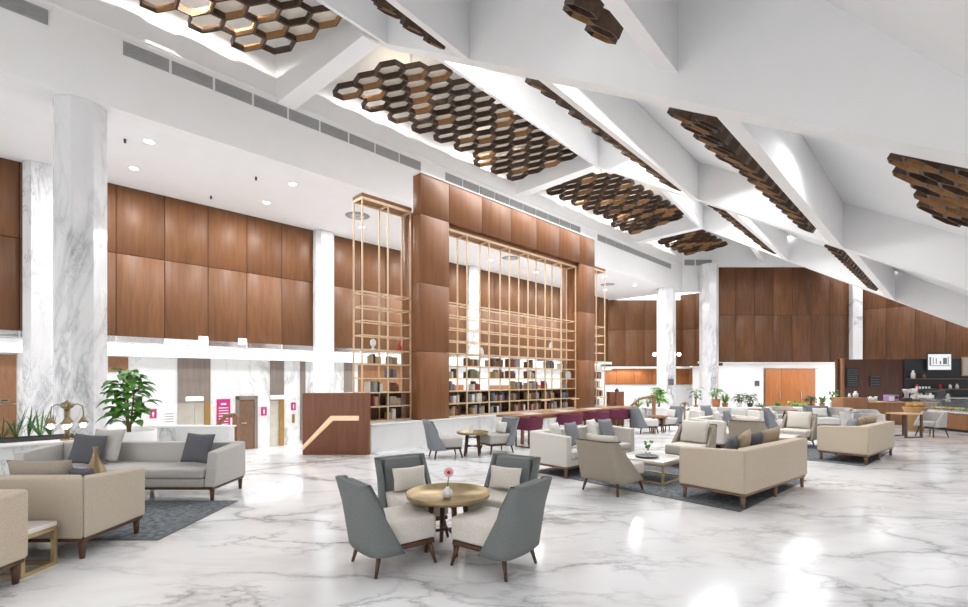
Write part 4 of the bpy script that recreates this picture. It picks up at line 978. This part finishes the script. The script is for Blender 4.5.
# long library table with plum chairs
t = thing('library_table', 'long wooden library table in front of the bookcase', 'table', W(12.6, 8.45, 0), math.radians(45))
B().box(-3.3, 3.3, -0.38, 0.38, 0.70, 0.76, 0.008).build('table_top', 'wood_mid', t)
for sx in (-3.0, 0.0, 3.0):
    for sy in (-0.3, 0.3): B().box(sx - 0.035, sx + 0.035, sy - 0.035, sy + 0.035, 0, 0.699).build('leg', 'wood_mid', t)
B().box(-2.95, 2.95, -0.33, 0.33, 0.62, 0.699).build('apron', 'wood_mid', t)
PG = 'plum chairs along the library table'
for s, lab in ((9.35, 'plum tub chair at the near end of the library table'), (11.2, 'plum tub chair behind the ivory sofa, second along the library table'), (12.6, 'plum tub chair third along the library table'), (14.0, 'plum tub chair at the far end of the library table')):
    p = W(s, 7.72); t = thing('plum_chair', lab, 'chair', (p.x, p.y, 0), math.radians(135), PG)
    shell(0.62, 0.46, 0.75, 0.32, 0.33, -0.28, -0.31, 0.58, 0.5, 0.045, 'purple', t, power=1.5, rad=0.18)
    B().box(-0.22, 0.26, -0.26, 0.26, 0.43, 0.52, 0.03).build('seat', 'purple', t)
    for sx in (-1, 1):
        for sy in (-1, 1): B().box(sx * 0.22 - 0.014, sx * 0.22 + 0.014, sy * 0.25 - 0.014, sy * 0.25 + 0.014, 0.0, 0.43).build('leg', 'wood_leg', t)
    b = B(); [b.box(-0.22, 0.22, y - 0.012, y + 0.012, 0.0, 0.024) for y in (-0.25, 0.25)]; b.build('runner', 'wood_leg', t)
for s, lab in ((11.0, 'brass reading lamp nearest us on the library table'), (12.5, 'middle brass reading lamp on the library table'), (14.2, 'farthest brass reading lamp on the library table')):
    t = thing('reading_lamp', lab, 'lamp', W(s, 8.45, 0.7605), math.radians(45), 'reading lamps of the library table')
    B().lathe([(0.001, 0), (0.08, 0), (0.08, 0.012), (0.001, 0.012)], 20).build('lamp_base', 'brass', t)
    b = B(); b.tube((-0.03, 0, 0.012), (-0.03, 0, 0.33), 0.010); b.tube((0.03, 0, 0.012), (0.03, 0, 0.33), 0.010); b.build('post', 'brass', t)
    B().box(-0.2, 0.2, -0.03, 0.03, 0.33, 0.365, 0.008).build('lamp_head', 'brass', t)
for s, lab in ((10.2, 'pale leather desk pad nearest us on the library table'), (11.8, 'pale desk pad in the middle of the library table'), (13.4, 'pale desk pad towards the far end of the library table')):
    b = B(); b.box(-0.3, 0.3, -0.22, 0.22, 0, 0.012, 0.003); mesh_at(b, 'desk_pad', 'pot_white', W(s, 8.40, 0.7605), math.radians(45), lab, 'desk pad', 'desk pads')
# ================================================================== LAMPS, PLANTS
def globe_lamp(label, loc, h, rz):
    t = thing('globe_lamp', label, 'lamp', loc, rz, 'bronze globe lamps')
    b = B(); b.lathe([(0.001, 0), (0.09, 0), (0.09, 0.02), (0.05, 0.03), (0.001, 0.03)], 20); b.build('lamp_base', 'bronze', t)
    b = B(); b.tube((0, 0, 0.03), (0, 0, h - 0.10), 0.034, 0.042); b.lathe([(0.042, h - 0.12), (0.085, h - 0.09), (0.085, h - 0.03), (0.03, h), (0.001, h + 0.03)], 16); b.build('post', 'bronze', t)
    for k in range(4):
        a = math.pi / 2 * k + 0.3; c, s = math.cos(a), math.sin(a)
        b = B(); b.path([(0.06 * c, 0.06 * s, h - 0.07), (0.13 * c, 0.13 * s, h - 0.04), (0.19 * c, 0.19 * s, h - 0.08), (0.205 * c, 0.205 * s, h - 0.17), (0.205 * c, 0.205 * s, h - 0.27)], 0.010, 8); ar = b.build('arm', 'bronze', t)
        b = B(); b.lathe([(0.012, h - 0.26), (0.03, h - 0.28), (0.055, h - 0.33), (0.075, h - 0.35), (0.07, h - 0.36)], 16, (0.205 * c, 0.205 * s, 0)); b.build('shade_cap', 'bronze', ar)
        b = B(); b.ball((0.205 * c, 0.205 * s, h - 0.40), 0.045, 14); b.build('globe', 'lampglow', ar)
    return t
p = W(1.0, 10.5); s_, Y_ = SQ(67, 10.5)
globe_lamp('bronze lamp with four lit globes on the left parapet before the big column', W(s_, 10.45, 0.7005), 0.64, math.radians(20))
globe_lamp('bronze lamp with globes standing before the far parapet', (XP(684.5, 18.2), 18.2, 0.0), 0.86, 0.2)

def leafblade(b, base, d, L, w, droop, n=5, mi=0, up=0.0):
    """a curved blade from base along horizontal direction d, rising by up then drooping"""
    side = Vector((-d.y, d.x, 0)).normalized(); prev = None
    for k in range(n + 1):
        f = k / n; p = base + d * (L * f) + Vector((0, 0, up * f - droop * f * f)); ww = w * math.sin(math.pi * min(0.98, 0.12 + 0.86 * f)) 
        a = p - side * ww / 2 + Vector((0, 0, 0.2 * ww)); c = p + side * ww / 2 + Vector((0, 0, 0.2 * ww))
        va, vm, vc = (b.bm.verts.new(b.M @ x) for x in (a, p, c))
        if prev:
            for q in ((prev[0], prev[1], vm, va), (prev[1], prev[2], vc, vm)):
                f_ = b.bm.faces.new(q); f_.material_index = mi; f_.smooth = True
        prev = (va, vm, vc)
def rosette(label, loc, r, h, mat, n=26, w=0.05, pot=None, grp=None, seed=1, cat='plant', name='spiky_plant', potm='terracotta', zero=0.0):
    t = thing(name, label, cat, loc, seed * 0.7, grp); rn = random.Random(seed); z0 = 0.0
    if pot:
        pr, ph = pot; B().lathe([(0.001, 0), (pr * 0.75, 0), (pr, ph), (pr * 0.9, ph), (pr * 0.85, ph - 0.02), (0.001, ph - 0.02)], 20).build('pot', potm, t); z0 = ph - 0.03
    b = B()
    for k in range(n):
        a = rn.uniform(0, 6.283); e = rn.uniform(0.15, 1.0); d = Vector((math.cos(a), math.sin(a), 0))
        leafblade(b, Vector((d.x * 0.02, d.y * 0.02, z0)), d, r * (0.35 + 0.65 * e), w * rn.uniform(0.8, 1.2), h * 0.6 * e * e, 6, 0, h * (1.15 - 0.35 * e))
    b.build('foliage', mat, t, recalc=False)
    return t
def leafy(label, loc, h, r, mat, n=60, lw=0.14, ll=0.25, pot=None, grp=None, seed=1, potm='terracotta', stems=3, z_from=0.3, name='leafy_plant'):
    t = thing(name, label, 'plant', loc, 0, grp); rn = random.Random(seed); z0 = 0.0
    if pot:
        pr, ph = pot; B().lathe([(0.001, 0), (pr * 0.75, 0), (pr, ph), (pr * 0.9, ph), (pr * 0.85, ph - 0.02), (0.001, ph - 0.02)], 20).build('pot', potm, t); z0 = ph - 0.03
    sb = B(); b = B(); st = []
    for k in range(stems):
        a = 6.283 * k / stems + rn.random(); q = r * 0.28 if stems > 1 else 0
        top = Vector((q * math.cos(a), q * math.sin(a), z0 + h * rn.uniform(0.78, 0.95)))
        sb.path([(top.x * 0.15, top.y * 0.15, z0), (top.x * 0.6, top.y * 0.6, z0 + h * 0.45), tuple(top)], [0.018, 0.014, 0.008], 6); st.append(top)
    for k in range(n):
        top = st[k % stems]; f = z_from + (1 - z_from) * rn.random()
        base = Vector((top.x * (0.15 + 0.85 * f), top.y * (0.15 + 0.85 * f), z0 + (top.z - z0) * f)); a = rn.uniform(0, 6.283); d = Vector((math.cos(a), math.sin(a), 0)); L = ll * rn.uniform(0.7, 1.2)
        k0 = r * rn.uniform(0.15, 0.7) * (0.4 + 0.6 * math.sin(math.pi * min(1, f * 0.8 + 0.1)))
        tip = base + d * k0 + Vector((0, 0, rn.uniform(0.02, 0.14) * h))
        sb.path([base, (base + tip) / 2 + Vector((0, 0, 0.02)), tip], 0.004, 4)
        leafblade(b, tip, d, L, lw * rn.uniform(0.7, 1.2), L * rn.uniform(0.2, 0.8), 4, 0, L * rn.uniform(-0.1, 0.5))
    sb.build('stem', 'stem', t); b.build('foliage', mat, t, recalc=False); return t
# planter and spiky plants on the left parapet
b = B(M45); b.box(-3.2, 0.75, 10.66, 10.92, 0.702, 0.76, 0.006); b.box(-3.18, 0.73, 10.68, 10.90, 0.755, 0.77, 0, 1)
tag(b.build('planter', ['pot_dark', 'soil']), 'long dark planter trough on the left parapet', 'planter')
for i, (px, r, h, m, lab) in enumerate(((2, 0.36, 0.40, 'leaf2', 'dark spiky plant at the left edge in the parapet planter'), (16, 0.36, 0.56, 'leaf2', 'tallest dark spiky plant in the parapet planter'),
                                   (28, 0.3, 0.48, 'leaf2', 'dark spiky plant in the middle of the parapet planter'), (40, 0.24, 0.46, 'leaf', 'fresh green plant at the right end of the parapet planter'), (50, 0.2, 0.36, 'leaf2', 'dark plant beside the bronze lamp'))):
    s, _ = SQ(px, 10.79); rosette(lab, W(min(s, 0.66), 10.79, 0.771), r, h, m, 15, 0.020 if m == 'leaf2' else 0.034, None, 'spiky plants in the parapet planter', i + 2)
s, _ = SQ(129, 11.35)
b = B(); b.lathe([(0.001, 0), (0.42, 0), (0.45, 0.05), (0.45, 0.72 - LOW), (0.40, 0.72 - LOW), (0.38, 0.66 - LOW), (0.001, 0.66 - LOW)], 36); pl_ = W(s, 11.35, LOW)
tag_o = mesh_at(b, 'planter', 'white', pl_, 0, 'round white planter holding the tall broad leaved plant', 'planter')
leafy('tall broad leaved green plant beside the big marble column', (pl_.x, pl_.y, 0.665), 1.25, 0.36, 'leaf', 100, 0.20, 0.25, None, None, 11, stems=4, z_from=0.12)
# greenery on the far parapet
GP = 'plants behind the far parapet'
YP = 19.35
struct(B().box(5.2, 14.6, 19.05, 20.3, LOW, 0.55).build('wall_planter', 'white'))
def far(px, lab, kind, h, r, mat, seed, pot=(0.13, 0.2), potm='terracotta', y=YP, n=34):
    loc = (XP(px, y), y, 0.556)
    if kind == 'leafy': leafy(lab, loc, h, r, mat, n, 0.10, 0.2, pot, GP, seed, potm, 3, 0.25)
    else: rosette(lab, loc, r, h, mat, 26, 0.05, pot, GP, seed, 'plant', 'spiky_plant', potm)
far(659, 'bright green bushy plant left of the far globe lamp', 'leafy', 0.85, 0.34, 'leaf3', 3, None, n=130)
far(648, 'low green plant behind the far handrail', 'leafy', 0.5, 0.35, 'leaf', 4, None)
far(638, 'spiky green plant behind the far handrail', 'spiky', 0.45, 0.32, 'leaf', 5, None)
far(696, 'airy green plant between the two far columns', 'leafy', 0.75, 0.3, 'leaf2', 6, (0.1, 0.12), n=22)
far(716, 'green plant in a terracotta pot right of the far columns', 'leafy', 0.55, 0.26, 'leaf', 7, (0.17, 0.36))
far(725, 'spiky green plant next to the terracotta pot', 'spiky', 0.42, 0.28, 'leaf', 8, (0.12, 0.2))
far(739, 'small dark green plant, second in the row before the white recess', 'leafy', 0.42, 0.2, 'leaf2', 9, (0.11, 0.2), 'pot_white')
far(750, 'small round green plant before the white recess', 'leafy', 0.40, 0.2, 'leaf2', 10, (0.11, 0.2), 'pot_dark')
far(761, 'low spreading green plant left of the orange doors', 'spiky', 0.22, 0.35, 'leaf', 12, None)
far(778, 'low leafy plant before the left orange door', 'spiky', 0.25, 0.3, 'leaf', 13, None)
far(797, 'yellow green leafy plant before the right orange door', 'leafy', 0.25, 0.4, 'leaf3', 14, None)
far(811, 'small green plant at the right edge of the orange doors', 'leafy', 0.42, 0.18, 'leaf2', 15, (0.1, 0.15), 'pot_dark')
far(822, 'spiky green plant before the bright window', 'spiky', 0.38, 0.25, 'leaf', 16, (0.11, 0.2))
far(832, 'bushy green plant right of the bright window', 'leafy', 0.52, 0.24, 'leaf', 17, (0.11, 0.24), 'pot_white')
# wall lamps and pictures by the far columns
pc = W(31.1, 13.75)
for sx, lab in ((-1, 'left round wall lamp on the far marble column'), (1, 'right round wall lamp on the far marble column')):
    t = thing('wall_lamp', lab, 'lamp', (pc.x + sx * 0.66, pc.y - 0.1, ZP(354.5, pc.y)), 0, 'wall lamps of the far column')
    B().tube((-sx * 0.06, 0, 0), (sx * 0.06, 0, 0), 0.02).build('bracket', 'brass', t); B().ball((sx * 0.16, 0, 0), 0.13, 16).build('globe', 'lampglow', t)
for px, py0, py1, lab in ((680.5, 351, 364.6, 'left framed picture on the veneer between the far columns'), (688, 349, 363, 'right framed picture on the veneer between the far columns')):
    Y = 34.4; t = thing('picture_frame', lab, 'picture', (XP(px, Y), 51.95 - XP(px, Y) - 0.02, ZP(py1, Y)), math.radians(-45), 'framed pictures')
    h = (py1 - py0) / F * Y
    b = B(); b.box(-0.25, 0.25, -0.03, 0, 0, 0.06); b.box(-0.25, 0.25, -0.03, 0, h - 0.06, h); b.box(-0.25, -0.19, -0.03, 0, 0.06, h - 0.06); b.box(0.19, 0.25, -0.03, 0, 0.06, h - 0.06); b.build('frame', 'wood_oak', t)
    B().box(-0.19, 0.19, -0.015, 0, 0.06, h - 0.06).build('picture', 'pot_white', t)
for px, py, Y, lab in ((671, 382, pc.y - 0.68, 'small dark sign on the far marble column'), (757, 383, 36.38, 'small dark sign on the white wall left of the orange doors')):
    b = B(); b.box(-0.17, 0.17, -0.03, 0, 0, 0.4); mesh_at(b, 'wall_sign', 'dkgrey', (XP(px, Y), Y, ZP(py + 3, Y)), 0, lab, 'sign')

# ================================================================== CAFE
YB = 21.0
b = B(); b.box(15.75, 24.3, YB, YB + 0.15, 0, 2.62); struct(b.build('wall_cafe', 'wood_cafe'))
b = B(); b.box(18.7, 23.5, YB - 0.06, YB - 0.003, 0.0, 2.64); struct(b.build('wall_cafe_dark', 'blackwall'))
b = B(); b.box(15.86, 15.98, YB - 0.12, YB - 0.003, 0, 2.66, 0.01); struct(b.build('wall_cafe_side', 'wood_counter'))
# menu boards
def board(px0, px1, py0, py1, lab, lines):
    Y = YB - 0.005; w = (px1 - px0) / F * Y; h = (py1 - py0) / F * Y
    t = thing('menu_board', lab, 'sign', (XP((px0 + px1) / 2, Y), Y, ZP(py1, Y)), 0, 'cafe menu boards')
    B().box(-w / 2, w / 2, -0.03, 0, 0, h).build('board', 'black', t)
    b = B(); r = random.Random(int(px0))
    for k in range(lines):
        z = h * (0.12 + 0.78 * k / max(1, lines - 1)); x = -w * 0.4
        while x < w * 0.38: l = r.uniform(0.03, 0.09); b.box(x, min(x + l, w * 0.42), -0.034, -0.0305, z, z + 0.018); x += l + 0.03
    b.build('writing', 'chalk', t)
board(846, 858.5, 368, 387.5, 'black chalk menu board on the left of the cafe wall', 8)
board(869.5, 880, 376, 386, 'small dark menu board right of the chalk board', 4)
# television
t = thing('television', 'wall television showing a bright white lobby, above the cafe shelves', 'television', (XP(939.5, 20.78), 20.78, ZP(371, 20.78)), math.radians(-4))
B().box(-0.53, 0.53, 0, 0.05, 0, 0.80, 0.01).build('housing', 'black', t)
B().box(-0.475, 0.475, -0.006, -0.0005, 0.055, 0.745).build('screen', emit('screen white', (0.95, 0.97, 1.0), 0.55, (0.3, 0.3, 0.3)), t)
b = B(); ds = emit('screen grey', (0.25, 0.27, 0.30), 0.3, (0.05, 0.05, 0.05))
for x0, x1, z0, z1 in ((-0.42, -0.36, 0.25, 0.62), (-0.28, -0.25, 0.3, 0.6), (-0.16, -0.12, 0.32, 0.56), (0.0, 0.06, 0.30, 0.44), (0.14, 0.30, 0.3, 0.58), (0.34, 0.37, 0.26, 0.62), (-0.4, 0.42, 0.22, 0.245)): b.box(x0, x1, -0.009, -0.0065, z0, z1)
b.build('screen_picture', ds, t)
# shelves
def shelf(py, lab):
    Y = YB - 0.2; z = ZP(py, Y); b = B(); b.box(XP(909, Y), 23.2, Y - 0.1, YB - 0.062, z - 0.03, z, 0.004)
    tag(b.build('wall_shelf', 'wood_counter'), lab, 'shelf', 'cafe wall shelves'); return z, Y
zu, Ys = shelf(378.5, 'upper wooden shelf on the charcoal cafe wall'); zl, _ = shelf(388.8, 'lower wooden shelf on the charcoal cafe wall')
def jar(px, z, h, r, mat, lab, Y=None, nm='jar', cat='jar'):
    Y = Y or Ys; b = B(); b.lathe([(0.001, 0), (r, 0), (r, h * 0.62), (r * 0.55, h * 0.75), (r * 0.5, h), (0.001, h)], 14)
    return mesh_at(b, nm, mat, (XP(px, Y), Y, z + 0.001), 0, lab, cat, 'jars and bottles of the cafe')
jar(913, zu, 0.36, 0.08, 'pot_white', 'pale tall jar at the left end of the upper cafe shelf'); jar(924, zu, 0.2, 0.06, 'stem', 'small brown jar beside the pale one on the upper cafe shelf')
jar(917, zl, 0.2, 0.08, 'red', 'red pot at the left end of the lower cafe shelf'); jar(940, zl, 0.2, 0.06, 'red', 'red pot in the middle of the lower cafe shelf')
jar(950, zl, 0.2, 0.06, 'pot_white', 'white pot on the lower cafe shelf'); jar(957, zl, 0.22, 0.06, 'pot_white', 'rightmost white pot on the lower cafe shelf')
# picture at right edge
t = thing('picture_frame', 'pale framed picture at the right edge of the charcoal cafe wall', 'picture', (XP(966, YB - 0.07), YB - 0.065, ZP(376, YB)), 0, 'framed pictures')
b = B(); b.box(-0.2, 0.4, -0.03, 0, 0, 0.85); b.build('frame', 'wood_oak', t); B().box(-0.15, 0.35, -0.036, -0.0305, 0.05, 0.8).build('picture', 'cream', t)
# counters
b = B(); b.box(13.64, 14.6, 17.9, 18.5, 0, 1.02, 0.01); tag(b.build('reception_desk', 'wood_counter'), 'brown wooden service desk at the left end of the cafe', 'counter')
t = thing('bar_counter', 'long brown cafe counter with a pale top', 'counter', (14.63, 17.9, 0))
B().box(0.0, 2.6, 0, 0.7, 0, 0.83, 0.006).build('counter_body', 'wood_counter', t); B().box(-0.02, 2.62, -0.04, 0.72, 0.832, 0.87, 0.006).build('counter_top', 'wood_oak', t)
t = thing('display_counter', 'glass food display counter with wooden front at the right edge', 'counter', (15.5, 13.6, 0))
B().box(0, 0.8, 0, 3.2, 0.08, 0.60, 0.006).build('counter_body', 'wood_counter', t); B().box(0.05, 0.78, 0.02, 3.18, 0, 0.079).build('kick_base', 'black', t)
B().box(-0.05, 0.85, -0.03, 3.23, 0.602, 0.66, 0.006).build('counter_top', 'marble_col', t)
b = B(); b.box(0.02, 0.04, 0.02, 3.18, 0.662, 1.04); b.box(0.04, 0.78, 3.16, 3.18, 0.662, 1.04); b.build('glass_front', 'glass', t)
b = B(); b.box(0.02, 0.8, 0.0, 3.2, 1.041, 1.06); b.build('glass_top', 'glass', t)
for k, y in enumerate([13.85 + 0.42 * i for i in range(7)]):
    nm = ['yellow pastries', 'green salad bowls', 'golden rolls'][k % 3]; mt = ['lemon', 'greenfood', 'bread'][k % 3]
    t = thing('food_tray', f'tray of {nm}, {ORD[6 - k]} from the far end of the display counter', 'food tray', (15.9, y, 0.6605), 0, 'trays in the display counter')
    B().box(-0.28, 0.28, -0.17, 0.17, 0, 0.02, 0.004).build('tray', 'steel', t); rr = random.Random(k); b = B()
    for i in range(4):
        for j in range(3): b.ball((-0.2 + 0.13 * i, -0.11 + 0.11 * j, 0.065), 0.05 * rr.uniform(0.85, 1.1), 8)
    o = b.build('food', mt, t); o['kind'] = 'stuff'
# bread basket in front of the display counter
t = thing('bread_basket', 'wicker basket of bread on a stand at the near side of the cafe counter', 'basket', (14.55, 15.9, 0))
B().lathe([(0.001, 0.0), (0.22, 0.0), (0.26, 0.55), (0.34, 0.78), (0.32, 0.80), (0.24, 0.62), (0.001, 0.60)], 22).build('basket', 'wicker', t)
for k in range(6):
    a = k * 1.05; B().ball((0.17 * math.cos(a), 0.17 * math.sin(a), 0.85), 0.10, 10, 0, (1, 1, 0.8)).build('bread_roll', 'bread', t)
# machines and small things on the bar counter
zc = 0.8705
def cup(x, y, lab, mat='pot_white', h=0.12, r=0.05): 
    b = B(); b.lathe([(0.001, 0), (r * 0.7, 0), (r, h), (r * 0.9, h), (r * 0.62, 0.01), (0.001, 0.01)], 14); mesh_at(b, 'cup', mat, (x, y, zc), 0, lab, 'cup', 'cups on the cafe counter')
Yc = 18.1
for k, px in enumerate((868.5, 870.5, 873.5, 876)): cup(XP(px, Yc), Yc, f'white cup at the left end of the cafe counter, {ORD[k]} from the left', 'pot_white', 0.2 if k % 2 else 0.16)
t = thing('packet_box', 'lilac and white box beside the cups on the cafe counter', 'box', (XP(891, Yc), Yc, zc)); B().box(-0.2, 0.2, -0.12, 0.12, 0, 0.26, 0.008).build('carton', 'lilac', t); B().box(-0.19, 0.02, -0.126, -0.121, 0.03, 0.22).build('carton_label', 'paper', t); B().box(0.05, 0.17, -0.126, -0.121, 0.1, 0.22).build('carton_mark', 'purple', t)
t = thing('coffee_grinder', 'chrome and black coffee grinder beside the lilac box', 'coffee grinder', (XP(906.5, Yc), Yc, zc)); B().box(-0.13, 0.13, -0.12, 0.14, 0, 0.14, 0.02).build('base', 'black', t); B().lathe([(0.06, 0.14), (0.07, 0.3), (0.14, 0.44), (0.12, 0.48), (0.001, 0.48)], 18).build('hopper', 'steel', t); B().tube((0, -0.13, 0.26), (0.14, -0.15, 0.32), 0.02).build('spout', 'black', t)
t = thing('espresso_machine', 'steel and black espresso machine on the cafe counter', 'coffee machine', (XP(926, Yc), Yc + 0.05, zc))
B().box(-0.34, 0.34, -0.05, 0.26, 0.06, 0.50, 0.03).build('body', 'steel', t); B().box(-0.34, 0.34, -0.26, 0.26, 0.0, 0.059, 0.01).build('drip_tray', 'black', t); B().box(-0.34, 0.34, -0.24, -0.052, 0.34, 0.50, 0.03).build('group_head', 'black', t)
for x in (-0.18, 0.18): b = B(); b.tube((x, -0.15, 0.26), (x, -0.15, 0.34), 0.045); b.tube((x, -0.15, 0.29), (x, -0.34, 0.27), 0.016); b.build('portafilter', 'black', t)
for k in range(5): cup(XP(926, Yc) - 0.24 + 0.12 * k, Yc + 0.12, f'small white cup on top of the espresso machine, {ORD[k]} from the left', 'pot_white', 0.07, 0.035)
for o in [o for o in bpy.data.objects if o.get('label', '').startswith('small white cup on top')]: o.location.z = zc + 0.5015
t = thing('till', 'dark till screen right of the espresso machine', 'till', (XP(940, Yc), Yc, zc)); B().box(-0.2, 0.2, -0.02, 0.02, 0.12, 0.46, 0.01).build('screen', 'dkgrey', t); B().box(-0.06, 0.06, -0.08, 0.1, 0, 0.12, 0.01).build('stand', 'black', t)
jar(948, zc, 0.3, 0.08, 'steel', 'steel milk jug on the cafe counter right of the till', Yc, 'jug', 'jug')
jar(855.5, 1.022, 0.24, 0.09, 'pot_white', 'white jar on the wooden service desk', 18.5)
jar(849.5, 1.022, 0.16, 0.05, 'signwhite', 'small white bottle on the wooden service desk', 18.35)
t = thing('back_counter', 'dark back counter under the cafe shelves', 'counter', (18.6, 20.2, 0)); B().box(0, 4.2, 0, 0.7, 0, 0.9, 0.006).build('counter_body', 'blackwall', t); B().box(-0.02, 4.2, -0.03, 0.72, 0.902, 0.94, 0.004).build('counter_top', 'steel', t)

# ================================================================== CAMERA, WORLD, VIEW
cam = bpy.data.cameras.new('camera'); co = bpy.data.objects.new('camera', cam); C.objects.link(co)
co.location = (0, 0, H); co.rotation_euler = (math.radians(90), 0, 0)
cam.sensor_width = 36; cam.lens = F / 968 * 36; cam.shift_y = (HZ - 303.5) / 968; cam.clip_end = 200
sc = bpy.context.scene; sc.camera = co
wd = bpy.data.worlds.new('sky'); sc.world = wd; wd.use_nodes = True
bg = wd.node_tree.nodes['Background']; bg.inputs['Color'].default_value = (1.0, 1.0, 1.0, 1); bg.inputs['Strength'].default_value = 1.7
vs = sc.view_settings; vs.view_transform = 'Standard'; vs.look = 'None'; vs.gamma = 1.0; vs.exposure = 0.48; vs.use_curve_mapping = False
